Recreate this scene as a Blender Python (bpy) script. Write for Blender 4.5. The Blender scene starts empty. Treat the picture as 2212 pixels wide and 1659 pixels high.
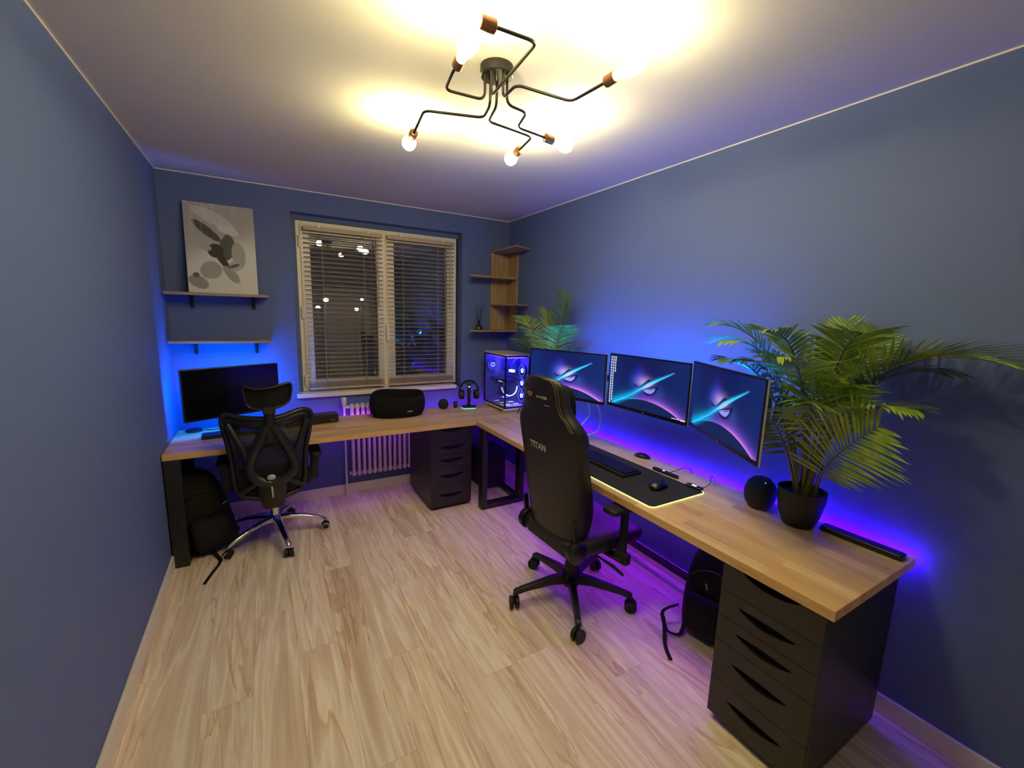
import bpy, math, random
import numpy as np
from mathutils import Vector as V, Matrix
random.seed(7)
PI = math.pi
# ------------------------------------------------------------------ camera
W, D, H = 2.764, 3.870, 2.541
YB = -0.69
SC = bpy.context.scene
cam_d = bpy.data.cameras.new('camera'); cam = bpy.data.objects.new('camera', cam_d)
SC.collection.objects.link(cam); SC.camera = cam
cam_d.sensor_width = 36; cam_d.lens = 919.35 / 2212 * 36; cam_d.clip_start = 0.02; cam_d.clip_end = 200
yaw, pitch, roll = 0.5295, 0.1627, 0.0281
f_ = V((math.sin(yaw) * math.cos(pitch), math.cos(yaw) * math.cos(pitch), -math.sin(pitch)))
r0 = V((math.cos(yaw), -math.sin(yaw), 0)); u0 = r0.cross(f_)
r_ = r0 * math.cos(roll) + u0 * math.sin(roll); u_ = -r0 * math.sin(roll) + u0 * math.cos(roll)
M = Matrix((r_, u_, -f_)).transposed().to_4x4(); M.translation = V((0.5758, 0, 1.6344))
cam.matrix_world = M
# ------------------------------------------------------------------ world (night outside), exposure
w = bpy.data.worlds.new('night'); SC.world = w; w.use_nodes = True
w.node_tree.nodes['Background'].inputs[0].default_value = (0.006, 0.008, 0.014, 1)
w.node_tree.nodes['Background'].inputs[1].default_value = 1.0
vs = SC.view_settings
vs.view_transform = 'Standard'; vs.look = 'None'; vs.exposure = 0.0; vs.gamma = 1.0; vs.use_curve_mapping = False
try:
    SC.cycles.max_bounces = 8; SC.cycles.diffuse_bounces = 4; SC.cycles.glossy_bounces = 4
    SC.cycles.transparent_max_bounces = 24; SC.cycles.transmission_bounces = 6
    SC.cycles.sample_clamp_indirect = 6; SC.cycles.use_denoising = True
    SC.cycles.caustics_reflective = False; SC.cycles.caustics_refractive = False
except Exception: pass
BULB = 182.0                 # ceiling bulb emission
BULB_C = (1.0, 0.84, 0.40)
DESK_LED = 120.0             # strips along the desks' back edges
MON_LED = 230.0              # strips behind the monitors
UNDER_LED = 22.0

# ------------------------------------------------------------------ materials
def lin(c):
    c = c / 255
    return c / 12.92 if c <= 0.04045 else ((c + 0.055) / 1.055) ** 2.4
def rgb(r, g, b): return (lin(r), lin(g), lin(b), 1)
class NT:
    def __init__(s, name):
        s.m = bpy.data.materials.new(name); s.m.use_nodes = True
        s.t = s.m.node_tree; s.n = s.t.nodes; s.b = s.n['Principled BSDF']; s.out = s.n['Material Output']
    def add(s, typ, **kw):
        n = s.n.new(typ)
        for k, v in kw.items():
            if k.startswith('i_'):
                key = k[2:]; key = int(key) if key.isdigit() else key.replace('_', ' ')
                n.inputs[key].default_value = v
            else: setattr(n, k, v)
        return n
    def l(s, a, b): s.t.links.new(a, b)
    def coord(s, kind='Object', scale=(1, 1, 1), loc=(0, 0, 0)):
        tc = s.add('ShaderNodeTexCoord'); mp = s.add('ShaderNodeMapping')
        mp.inputs['Scale'].default_value = scale; mp.inputs['Location'].default_value = loc
        s.l(tc.outputs[kind], mp.inputs[0]); return mp.outputs[0]
    def noise(s, vec, scale, detail=3, rough=.5, dist=0):
        n = s.add('ShaderNodeTexNoise'); n.inputs['Scale'].default_value = scale
        n.inputs['Detail'].default_value = detail; n.inputs['Roughness'].default_value = rough
        n.inputs['Distortion'].default_value = dist; s.l(vec, n.inputs['Vector']); return n.outputs['Fac']
    def ramp(s, fac, stops):
        r = s.add('ShaderNodeValToRGB'); e = r.color_ramp.elements
        while len(e) < len(stops): e.new(.5)
        for i, (p, c) in enumerate(stops): e[i].position = p; e[i].color = c
        s.l(fac, r.inputs[0]); return r.outputs[0]
    def mix(s, fac, a, b, mode='MIX'):
        n = s.add('ShaderNodeMix', data_type='RGBA', blend_type=mode)
        for sock, v in ((n.inputs[0], fac), (n.inputs[6], a), (n.inputs[7], b)):
            if hasattr(v, 'is_output') or hasattr(v, 'links'): s.l(v, sock)
            else: sock.default_value = v
        return n.outputs[2]
    def bump(s, h, strength=.2, dist=.002):
        b = s.add('ShaderNodeBump'); b.inputs['Strength'].default_value = strength
        b.inputs['Distance'].default_value = dist; s.l(h, b.inputs['Height']); s.l(b.outputs[0], s.b.inputs['Normal'])
def mat(name, col, rough=.5, metal=0, bump=0, bscale=200, spec=None, coat=0, var=0):
    k = NT(name); b = k.b
    b.inputs['Base Color'].default_value = col; b.inputs['Roughness'].default_value = rough
    b.inputs['Metallic'].default_value = metal; b.inputs['Coat Weight'].default_value = coat
    if spec is not None: b.inputs['Specular IOR Level'].default_value = spec
    if bump or var:
        f = k.noise(k.coord(), bscale, 2)
        if bump: k.bump(f, bump)
        if var:
            g = k.noise(k.coord(), 6, 3)
            c2 = tuple(x * (1 - var) for x in col[:3]) + (1,)
            k.l(k.mix(g, col, c2), b.inputs['Base Color'])
    return k.m
def emit(name, col, strength):
    k = NT(name); k.b.inputs['Base Color'].default_value = (*[x * .5 for x in col[:3]], 1)
    k.b.inputs['Emission Color'].default_value = (*col[:3], 1); k.b.inputs['Emission Strength'].default_value = strength
    return k.m

m_wall = mat('navy_wall_paint', rgb(89, 106, 156), .62, bump=.12, bscale=350, spec=.3)
m_ceil = mat('white_ceiling_paint', rgb(214, 211, 208), .8, bump=.1, bscale=250)
m_trimw = mat('white_gloss_trim', rgb(232, 226, 214), .4)
m_rear = mat('beige_rear_wall_paint', rgb(196, 184, 164), .7)
m_pvc = mat('white_window_plastic', rgb(240, 234, 220), .35)
m_blackmet = mat('black_powder_coat', rgb(22, 22, 24), .45, bump=.05)
m_blackwood = mat('black_brown_laminate', rgb(25, 22, 21), .42, bump=.1, bscale=120)
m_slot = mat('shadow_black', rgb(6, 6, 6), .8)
m_plastic = mat('black_plastic', rgb(20, 20, 22), .35, bump=.04)
m_matte = mat('matte_black_plastic', rgb(16, 16, 18), .6, bump=.08)
m_leather = mat('black_leatherette', rgb(26, 24, 24), .42, bump=.25, bscale=420)
m_softcloth = mat('black_cloth', rgb(20, 19, 20), .9, bump=.5, bscale=500, spec=.2)
m_nylon = mat('black_nylon', rgb(15, 15, 17), .72, bump=.4, bscale=600, spec=.3)
m_stitch = mat('brown_piping', rgb(92, 78, 66), .5)
m_chrome = mat('chrome', rgb(225, 225, 228), .12, 1)
m_silver = mat('silver_plastic', rgb(190, 190, 192), .3, .3)
m_grey = mat('grey_reflective_print', rgb(170, 165, 160), .4)
m_copper = mat('copper_socket', rgb(150, 108, 74), .34, .8)
m_lampblk = mat('satin_black_metal', rgb(34, 31, 28), .4, .3)
m_rad = mat('white_radiator_enamel', rgb(226, 220, 214), .35)
m_slat = mat('beige_wood_slat', rgb(188, 166, 136), .5, bump=.1)
m_cord = mat('beige_cord', rgb(170, 150, 125), .8)
m_white = mat('white_painted_steel', rgb(215, 210, 202), .4)
m_pot = mat('black_flower_pot', rgb(26, 23, 22), .55)
m_soil = mat('dark_soil', rgb(24, 18, 14), .95, bump=.8, bscale=80)
m_glassbottle = mat('smoky_bottle_glass', rgb(70, 62, 62), .1, 0); m_glassbottle.node_tree.nodes['Principled BSDF'].inputs['Transmission Weight'].default_value = .7
m_ball = mat('charcoal_speaker_fabric', rgb(30, 30, 32), .85, bump=.6, bscale=700)

def wood_top(name, axis):
    k = NT(name); sc = (1, 1, 1)
    tc = k.add('ShaderNodeTexCoord'); mp = k.add('ShaderNodeMapping')
    if axis == 'y': mp.inputs['Rotation'].default_value = (0, 0, PI / 2)
    k.l(tc.outputs['Object'], mp.inputs[0]); v = mp.outputs[0]
    br = k.add('ShaderNodeTexBrick'); k.l(v, br.inputs['Vector'])
    br.inputs['Color1'].default_value = (0, 0, 0, 1); br.inputs['Color2'].default_value = (1, 1, 1, 1)
    br.inputs['Mortar'].default_value = (.25, .25, .25, 1)
    br.inputs['Scale'].default_value = 1; br.inputs['Mortar Size'].default_value = .0004
    br.inputs['Brick Width'].default_value = .62; br.inputs['Row Height'].default_value = .058
    br.offset = .37; br.squash = 1
    tone = k.ramp(br.outputs['Color'], [(0, rgb(200, 158, 104)), (.35, rgb(220, 182, 124)), (.7, rgb(234, 202, 144)), (1, rgb(210, 170, 114))])
    m2 = k.add('ShaderNodeMapping'); m2.inputs['Scale'].default_value = (3, 42, 42); k.l(v, m2.inputs[0])
    add = k.add('ShaderNodeVectorMath', operation='ADD'); k.l(m2.outputs[0], add.inputs[0])
    sc_ = k.add('ShaderNodeVectorMath', operation='SCALE'); k.l(br.outputs['Color'], sc_.inputs[0]); sc_.inputs['Scale'].default_value = 13
    k.l(sc_.outputs[0], add.inputs[1])
    g = k.noise(add.outputs[0], 1.0, 5, .6, .6)
    gr = k.ramp(g, [(.3, (.80, .72, .62, 1)), (.5, (1, 1, 1, 1)), (.75, (1.06, 1.04, 1, 1))])
    c = k.mix(1.0, tone, gr, 'MULTIPLY')
    m3 = k.add('ShaderNodeMapping'); m3.inputs['Scale'].default_value = (5, 30, 30); k.l(v, m3.inputs[0])
    kn = k.noise(m3.outputs[0], 1.0, 2, .5)
    kr = k.ramp(kn, [(.70, (1, 1, 1, 1)), (.80, (.55, .42, .32, 1))])
    k.l(k.mix(1.0, c, kr, 'MULTIPLY'), k.b.inputs['Base Color'])
    k.b.inputs['Roughness'].default_value = .38; k.bump(g, .08, .001)
    return k.m
m_topx = wood_top('oak_butcher_block_along_x', 'x'); m_topy = wood_top('oak_butcher_block_along_y', 'y')
def shelf_wood(name, c1, c2, axis):
    k = NT(name); s = {'x': (2, 40, 40), 'y': (40, 2, 40), 'z': (40, 40, 2.5)}[axis]
    g = k.noise(k.coord(scale=s), 1, 5, .6, .8)
    k.l(k.ramp(g, [(.3, c1), (.7, c2)]), k.b.inputs['Base Color']); k.b.inputs['Roughness'].default_value = .5
    return k.m
m_shx = shelf_wood('oak_shelf_board', rgb(132, 108, 78), rgb(176, 148, 112), 'x')
m_shz = shelf_wood('oak_upright_panel', rgb(136, 114, 80), rgb(182, 156, 116), 'z')

def floor_mat():
    k = NT('light_maple_vinyl_plank')
    tc = k.add('ShaderNodeTexCoord'); oi = k.add('ShaderNodeObjectInfo')
    off = k.add('ShaderNodeVectorMath', operation='SCALE'); comb = k.add('ShaderNodeCombineXYZ')
    k.l(oi.outputs['Random'], comb.inputs[0]); k.l(oi.outputs['Random'], comb.inputs[1]); k.l(oi.outputs['Random'], comb.inputs[2])
    k.l(comb.outputs[0], off.inputs[0]); off.inputs['Scale'].default_value = 37
    ad = k.add('ShaderNodeVectorMath', operation='ADD'); k.l(tc.outputs['Object'], ad.inputs[0]); k.l(off.outputs[0], ad.inputs[1])
    mp = k.add('ShaderNodeMapping'); mp.inputs['Scale'].default_value = (11, .8, 1); k.l(ad.outputs[0], mp.inputs[0])
    g1 = k.noise(mp.outputs[0], 1.0, 3, .5, 1.0)
    base = k.ramp(g1, [(.30, rgb(218, 198, 178)), (.42, rgb(234, 218, 198)), (.50, rgb(252, 244, 230)), (.57, rgb(232, 214, 192)), (.66, rgb(244, 230, 212)), (.78, rgb(252, 246, 234))])
    # thin meandering dark vein lines
    mp2 = k.add('ShaderNodeMapping'); mp2.inputs['Scale'].default_value = (6, .55, 1); k.l(ad.outputs[0], mp2.inputs[0])
    g2 = k.noise(mp2.outputs[0], 1.0, 4, .55, .8)
    vein = k.ramp(g2, [(.46, (1, 1, 1, 1)), (.496, (.80, .70, .58, 1)), (.506, (1.10, 1.08, 1.04, 1)), (.55, (1, 1, 1, 1))])
    c = k.mix(1.0, base, vein, 'MULTIPLY')
    mp3 = k.add('ShaderNodeMapping'); mp3.inputs['Scale'].default_value = (70, 3, 1); k.l(ad.outputs[0], mp3.inputs[0])
    g3 = k.noise(mp3.outputs[0], 1.0, 3)
    c = k.mix(1.0, c, k.ramp(g3, [(.3, (.93, .91, .88, 1)), (.7, (1.03, 1.02, 1.01, 1))]), 'MULTIPLY')
    tone = k.ramp(oi.outputs['Random'], [(0, (.93, .89, .85, 1)), (.35, (1.02, .99, .95, 1)), (.7, (.97, .94, .92, 1)), (1, (1.05, 1.03, 1.0, 1))])
    k.l(k.mix(1.0, c, tone, 'MULTIPLY'), k.b.inputs['Base Color'])
    k.b.inputs['Roughness'].default_value = .46; k.bump(g3, .06, .001)
    return k.m
m_floor = floor_mat()
def leaf_mat(name, c1, c2):
    k = NT(name); g = k.noise(k.coord(), 14, 2)
    k.l(k.ramp(g, [(.3, c1), (.7, c2)]), k.b.inputs['Base Color']); k.b.inputs['Roughness'].default_value = .42
    try: k.b.inputs['Subsurface Weight'].default_value = 0
    except Exception: pass
    return k.m
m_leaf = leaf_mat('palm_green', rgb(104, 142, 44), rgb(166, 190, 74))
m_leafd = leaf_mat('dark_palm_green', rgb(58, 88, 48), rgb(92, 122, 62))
m_stem = leaf_mat('palm_stem', rgb(92, 100, 48), rgb(120, 104, 66))

def glass_mat(name, refl, tint=(1, 1, 1, 1)):
    k = NT(name); k.n.remove(k.b)
    tr = k.add('ShaderNodeBsdfTransparent'); tr.inputs[0].default_value = tint
    gl = k.add('ShaderNodeBsdfGlossy'); gl.inputs['Roughness'].default_value = .01
    lw = k.add('ShaderNodeLayerWeight'); lw.inputs['Blend'].default_value = .3
    mr = k.add('ShaderNodeMapRange'); mr.inputs['To Min'].default_value = refl; mr.inputs['To Max'].default_value = .7
    k.l(lw.outputs['Fresnel'], mr.inputs['Value'])
    mx = k.add('ShaderNodeMixShader'); k.l(mr.outputs[0], mx.inputs[0]); k.l(tr.outputs[0], mx.inputs[1]); k.l(gl.outputs[0], mx.inputs[2])
    k.l(mx.outputs[0], k.out.inputs[0]); return k.m
m_pane = glass_mat('double_glazing', .12)
m_caseglass = glass_mat('case_side_glass', .04)
def mesh_mat():
    k = NT('black_chair_mesh'); k.b.inputs['Base Color'].default_value = rgb(18, 17, 18); k.b.inputs['Roughness'].default_value = .8
    tr = k.add('ShaderNodeBsdfTransparent'); mx = k.add('ShaderNodeMixShader'); mx.inputs[0].default_value = .86
    k.l(tr.outputs[0], mx.inputs[1]); k.l(k.b.outputs[0], mx.inputs[2]); k.l(mx.outputs[0], k.out.inputs[0]); return k.m
m_mesh = mesh_mat()
def vcol_mat(name, emission=None, rough=.5):
    k = NT(name); a = k.add('ShaderNodeVertexColor'); a.layer_name = 'Col'
    if emission:
        k.b.inputs['Base Color'].default_value = (.003, .003, .004, 1); k.l(a.outputs[0], k.b.inputs['Emission Color']); k.b.inputs['Emission Strength'].default_value = emission
        k.b.inputs['Roughness'].default_value = .6; k.b.inputs['Specular IOR Level'].default_value = .1
    else:
        k.l(a.outputs[0], k.b.inputs['Base Color']); k.b.inputs['Roughness'].default_value = rough
    return k.m

# ------------------------------------------------------------------ mesh builder
class MB:
    def __init__(s): s.v = []; s.f = []
    def add(s, vs, fs):
        n = len(s.v); s.v += [tuple(p) for p in vs]; s.f += [tuple(i + n for i in f) for f in fs]; return s
    def box(s, x0, y0, z0, x1, y1, z1):
        vs = [(x, y, z) for x in (x0, x1) for y in (y0, y1) for z in (z0, z1)]
        return s.add(vs, [(0, 1, 3, 2), (4, 6, 7, 5), (0, 4, 5, 1), (2, 3, 7, 6), (0, 2, 6, 4), (1, 5, 7, 3)])
    def obox(s, c, ax, ay, az, hx, hy, hz):
        c = V(c); vs = [c + V(ax) * hx * i + V(ay) * hy * j + V(az) * hz * k for i in (-1, 1) for j in (-1, 1) for k in (-1, 1)]
        return s.add(vs, [(0, 1, 3, 2), (4, 6, 7, 5), (0, 4, 5, 1), (2, 3, 7, 6), (0, 2, 6, 4), (1, 5, 7, 3)])
    def beam(s, a, b, w, h, up=(0, 0, 1), w2=None, h2=None):
        a, b = V(a), V(b); t = (b - a).normalized(); sd = t.cross(V(up)).normalized(); n = sd.cross(t)
        w2 = w if w2 is None else w2; h2 = h if h2 is None else h2
        vs = [a + sd * i * w / 2 + n * j * h / 2 for i, j in ((-1, -1), (1, -1), (1, 1), (-1, 1))] + [b + sd * i * w2 / 2 + n * j * h2 / 2 for i, j in ((-1, -1), (1, -1), (1, 1), (-1, 1))]
        return s.add(vs, [(3, 2, 1, 0), (4, 5, 6, 7), (0, 1, 5, 4), (1, 2, 6, 5), (2, 3, 7, 6), (3, 0, 4, 7)])
    def tube(s, pts, r, n=8, closed=False, squash=1, up=None, cap=True):
        pts = [V(p) for p in pts]; m = len(pts); rs = r if hasattr(r, '__len__') else [r] * m
        rings = []; prev = None
        for i, p in enumerate(pts):
            a = pts[i - 1] if (i or closed) else p; b = pts[(i + 1) % m] if (i < m - 1 or closed) else p
            t = (b - a).normalized()
            if prev is None:
                ref = V(up) if up else (V((0, 0, 1)) if abs(t.z) < .9 else V((1, 0, 0)))
                x = ref.cross(t).normalized()
            else:
                x = (prev - t * prev.dot(t)).normalized()
            if up:
                ref = V(up); q = ref.cross(t)
                if q.length > .1: x = q.normalized()
            prev = x; y = t.cross(x)
            rings.append([p + x * rs[i] * math.cos(2 * PI * k / n) + y * rs[i] * squash * math.sin(2 * PI * k / n) for k in range(n)])
        vs = [q for rg in rings for q in rg]; fs = []
        for i in range(m if closed else m - 1):
            j = (i + 1) % m
            for k in range(n): fs.append((i * n + k, i * n + (k + 1) % n, j * n + (k + 1) % n, j * n + k))
        if not closed and cap: fs += [tuple(range(n))[::-1], tuple((m - 1) * n + k for k in range(n))]
        return s.add(vs, fs)
    def cyl(s, a, b, r, n=16, r2=None):
        return s.tube([a, b], [r, r if r2 is None else r2], n)
    def lathe(s, prof, c=(0, 0, 0), axis=(0, 0, 1), n=20):
        c = V(c); az = V(axis).normalized(); ax = az.orthogonal().normalized(); ay = az.cross(ax)
        vs = []; fs = []; m = len(prof)
        for r, h in prof:
            for k in range(n): a = 2 * PI * k / n; vs.append(c + az * h + (ax * math.cos(a) + ay * math.sin(a)) * max(r, 1e-4))
        for i in range(m - 1):
            for k in range(n): fs.append((i * n + k, i * n + (k + 1) % n, (i + 1) * n + (k + 1) % n, (i + 1) * n + k))
        fs += [tuple(range(n))[::-1], tuple((m - 1) * n + k for k in range(n))]
        return s.add(vs, fs)
    def ell(s, c, r, n=14, m=9, rot=None):
        c = V(c); r = V(r) if hasattr(r, '__len__') else V((r, r, r)); vs = []; fs = []
        for i in range(m + 1):
            th = PI * (i / m); th = min(max(th, .01), PI - .01)
            for k in range(n):
                q = V((r.x * math.sin(th) * math.cos(2 * PI * k / n), r.y * math.sin(th) * math.sin(2 * PI * k / n), -r.z * math.cos(th)))
                vs.append(c + (rot @ q if rot else q))
        for i in range(m):
            for k in range(n): fs.append((i * n + k, i * n + (k + 1) % n, (i + 1) * n + (k + 1) % n, (i + 1) * n + k))
        fs += [tuple(range(n))[::-1], tuple(m * n + k for k in range(n))]
        return s.add(vs, fs)
    def prism(s, poly, z0, z1, mp=None):
        mp = mp or (lambda x, y, z: (x, y, z)); n = len(poly)
        vs = [mp(x, y, z0) for x, y in poly] + [mp(x, y, z1) for x, y in poly]
        fs = [tuple(range(n))[::-1], tuple(range(n, 2 * n))] + [(i, (i + 1) % n, n + (i + 1) % n, n + i) for i in range(n)]
        return s.add(vs, fs)
    def loft(s, rings, closed=True, cap=True):
        n = len(rings[0]); vs = [q for r in rings for q in r]; fs = []
        for i in range(len(rings) - 1):
            for k in range(n if closed else n - 1): fs.append((i * n + k, i * n + (k + 1) % n, (i + 1) * n + (k + 1) % n, (i + 1) * n + k))
        if cap: fs += [tuple(range(n))[::-1], tuple((len(rings) - 1) * n + k for k in range(n))]
        return s.add(vs, fs)
    def xf(s, mtx): s.v = [tuple(mtx @ V(p)) for p in s.v]; return s
    def build(s, name, m, parent=None, smooth=None, bevel=0, seg=2, sub=0, loc=None, rot=None, label=None, kind=None):
        me = bpy.data.meshes.new(name); me.from_pydata(s.v, [], s.f); me.validate()
        import bmesh
        bm = bmesh.new(); bm.from_mesh(me); bmesh.ops.recalc_face_normals(bm, faces=bm.faces); bm.to_mesh(me); bm.free()
        if m: me.materials.append(m)
        o = bpy.data.objects.new(name, me); SC.collection.objects.link(o)
        if smooth is not None or sub:
            me.shade_smooth()
            if smooth: me.set_sharp_from_angle(angle=math.radians(smooth))
        if bevel:
            b = o.modifiers.new('bevel', 'BEVEL'); b.width = bevel; b.segments = seg; b.limit_method = 'ANGLE'; b.angle_limit = math.radians(40)
        if sub:
            b = o.modifiers.new('sub', 'SUBSURF'); b.levels = sub; b.render_levels = sub
        if parent: o.parent = parent
        if loc: o.location = loc
        if rot: o.rotation_euler = rot
        if label: o['label'] = label
        if kind: o['kind'] = kind
        return o
def tag(o, label, cat, group=None):
    o['label'] = label; o['category'] = cat
    if group: o['group'] = group
    return o
def thing(name, label, cat, loc=(0, 0, 0), rz=0, group=None):
    o = bpy.data.objects.new(name, None); SC.collection.objects.link(o); o.location = loc; o.rotation_euler = (0, 0, rz)
    o.empty_display_size = .1
    return tag(o, label, cat, group)
def struct(o, label=None):
    o['kind'] = 'structure'
    if label: o['label'] = label
    return o
def text(name, s_, size, m, parent, mtx, extrude=.0006, align='CENTER', bold=0, shear=0):
    c = bpy.data.curves.new(name, 'FONT'); c.body = s_; c.size = size; c.extrude = extrude; c.align_x = align; c.align_y = 'CENTER'; c.offset = bold; c.shear = shear; c.resolution_u = 3
    o = bpy.data.objects.new(name, c); SC.collection.objects.link(o); bpy.context.view_layer.update()
    me = bpy.data.meshes.new_from_object(o.evaluated_get(bpy.context.evaluated_depsgraph_get())); bpy.data.objects.remove(o)
    me.materials.clear(); me.materials.append(m)
    o = bpy.data.objects.new(name, me); SC.collection.objects.link(o)
    if parent: o.parent = parent
    o.matrix_local = mtx; return o
def basis(x, y, z, loc):
    mm = Matrix((V(x), V(y), V(z))).transposed().to_4x4(); mm.translation = V(loc); return mm
def bez(p0, p1, p2, n):
    p0, p1, p2 = V(p0), V(p1), V(p2)
    return [p0 * (1 - t) ** 2 + p1 * 2 * t * (1 - t) + p2 * t * t for t in [i / n for i in range(n + 1)]]
def rounded(pts, r, n=5, closed=False):
    pts = [V(p) for p in pts]; out = [] if closed else [pts[0]]; m = len(pts)
    rng = range(m) if closed else range(1, m - 1)
    for i in rng:
        a, b, c = pts[i - 1], pts[i], pts[(i + 1) % m]
        ra = min(r, (a - b).length * .48, (c - b).length * .48)
        out += bez(b + (a - b).normalized() * ra, b, b + (c - b).normalized() * ra, n)
    if not closed: out.append(pts[-1])
    return out
def smoothline(pts, n=6, closed=False):
    pts = [V(p) for p in pts]; m = len(pts); out = []
    for i in range(m if closed else m - 1):
        g = lambda j: pts[j % m] if closed else pts[min(max(j, 0), m - 1)]
        p0, p1, p2, p3 = g(i - 1), g(i), g(i + 1), g(i + 2)
        for k in range(n):
            t = k / n
            out.append(.5 * ((2 * p1) + (p2 - p0) * t + (2 * p0 - 5 * p1 + 4 * p2 - p3) * t * t + (3 * p1 - p0 - 3 * p2 + p3) * t ** 3))
    if not closed: out.append(pts[-1])
    return out

# ================================================================== STRUCTURE
fl = struct(MB().box(-.1, YB - .1, -.14, W + .1, D + .1, -.009).build('floor', m_slot))
plank_meshes = {}
PW, PL = .18, 1.36
ends = {3: 2.05, 4: 2.697, 5: 1.82, 6: 2.37, 7: 1.51}
for ci in range(-1, 16):
    x0 = .09 + PW * ci; x1 = x0 + PW
    x0c, x1c = max(x0, 0), min(x1, W)
    if x1c - x0c < .01: continue
    e = ends.get(ci, (ci * .53) % PL)
    y = e - PL * 4
    while y < D:
        y0c, y1c = max(y, YB), min(y + PL, D)
        if y1c - y0c > .01:
            key = (round(x1c - x0c, 4), round(y1c - y0c, 4))
            if key not in plank_meshes:
                a, b = key; g = .0003
                plank_meshes[key] = MB().box(g, g, -.009, a - g, b - g, 0).build('plank', m_floor, fl, bevel=.0004, seg=1, loc=(x0c, y0c, 0))
            else:
                src = plank_meshes[key]; o = src.copy(); SC.collection.objects.link(o); o.location = (x0c, y0c, 0)
        y += PL
struct(MB().box(-.1, YB - .1, H, W + .1, D + .1, H + .1).build('ceiling', m_ceil))
struct(MB().box(-.1, YB - .1, -.1, 0, D + .35, H).build('wall_left', m_wall))
struct(MB().box(W, YB - .1, -.1, W + .1, D + .35, H).build('wall_right', m_wall))
struct(MB().box(0, YB - .1, -.1, W, YB, H).build('wall_front', m_rear))
RX0, RX1, RZ0, RZ1, RD = .806, 2.252, .905, 2.375, .10
wb = MB()
wb.box(0, D, -.1, RX0, D + .30, H).box(RX1, D, -.1, W, D + .30, H).box(RX0, D, RZ1, RX1, D + .30, H).box(RX0, D, -.1, RX1, D + .30, RZ0)
wb.box(RX0, D + RD, RZ0, .845, D + .3, RZ1).box(.845, D + RD, 2.335, RX1, D + .3, RZ1)
struct(wb.build('wall_back', m_wall))
def skirting(name, x0, y0, x1, y1): struct(MB().box(x0, y0, 0, x1, y1, .088).build(name, m_trimw, bevel=.004))
skirting('baseboard_left', 0, YB, .014, D); skirting('baseboard_back', .014, D - .014, W - .014, D); skirting('baseboard_right', W - .014, YB, W, D)
struct(MB().box(0, YB, H - .006, .005, D, H).build('trim_1', m_trimw)); struct(MB().box(W - .005, YB, H - .006, W, D, H).build('trim_2', m_trimw))
struct(MB().box(.005, D - .005, H - .006, W - .005, D, H).build('trim_3', m_trimw))
# door on the wall behind the camera (seen only as a reflection in the panes)
dr = struct(MB().box(1.55, YB, 0, 2.40, YB + .035, 2.04).build('door_1', m_trimw, bevel=.004))
MB().box(1.63, YB + .035, 1.1, 2.32, YB + .043, 1.9).box(1.63, YB + .035, .2, 2.32, YB + .043, .95).build('door_panel', m_trimw, dr, bevel=.004)
MB().tube([(1.62, YB + .035, 1.02), (1.62, YB + .085, 1.02), (1.74, YB + .085, 1.02)], .009).build('door_handle', m_chrome, dr, smooth=40)

# ------------------------------------------------------------------ window
win = bpy.data.objects.new('window_1', None); SC.collection.objects.link(win); win['kind'] = 'structure'
FX0, FX1, FZ0, FZ1 = .843, 2.232, .935, 2.332; FY = D + .085
def frame_ring(x0, x1, z0, z1, t, y0, y1):
    b = MB(); b.box(x0, y0, z0, x0 + t, y1, z1).box(x1 - t, y0, z0, x1, y1, z1).box(x0 + t, y0, z1 - t, x1 - t, y1, z1).box(x0 + t, y0, z0, x1 - t, y1, z0 + t); return b
fr = frame_ring(FX0, FX1, FZ0, FZ1, .045, FY + .012, FY + .09); fr.box(1.532, FY + .012, FZ0 + .045, 1.568, FY + .09, FZ1 - .045)
fr.build('window_frame', m_pvc, win, bevel=.004)
for (a, b) in ((.872, 1.545), (1.556, 2.205)):
    frame_ring(a, b, .955, 2.305, .072, FY, FY + .06).build('sash', m_pvc, win, bevel=.006)
    pn = MB().box(a + .07, FY + .03, 1.02, b - .07, FY + .036, 2.24).build('glass_pane', m_pane, win)
sl = MB().box(.785, D - .035, .900, 2.192, D + .10, .935).build('window_sill', m_pvc, win, bevel=.006, seg=3)
hd = MB().box(1.538, FY - .012, 1.46, 1.566, FY, 1.53).build('handle_plate', m_pvc, win, bevel=.003)
MB().box(1.541, FY - .045, 1.37, 1.563, FY - .03, 1.50).box(1.543, FY - .045, 1.485, 1.561, FY - .01, 1.505).build('window_handle', m_pvc, win, bevel=.006)
for z in (2.17, 1.60, 1.03):
    MB().cyl((.866, FY - .004, z - .045), (.866, FY - .004, z + .045), .008, 10).build('hinge', m_pvc, win, smooth=40)
# night street lamps far outside
mp_lamp = emit('street_lamp_light', (.6, 1, .95), 30)
for i, (x, z, r, lb) in enumerate(((4.84, 2.31, 1, 'far street lamp in the left pane, upper left of the four'), (4.27, 1.73, .8, 'far street lamp in the left pane, lowest on the left'),
        (7.48, 2.45, .6, 'far street lamp in the left pane, upper right of the four'), (7.06, 1.67, .8, 'far street lamp in the left pane, lowest on the right'))):
    t = thing('street_lamp', lb, 'street lamp', (x, 36, -8), group='street lamps outside in the night')
    MB().cyl((0, 0, 0), (0, 0, z + 7.8), .05, 8).build('pole', m_blackmet, t)
    MB().ell((0, -.3, z + 8), (.20 * r, .25, .13 * r), 10, 6).build('lamp_head', mp_lamp, t)

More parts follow.
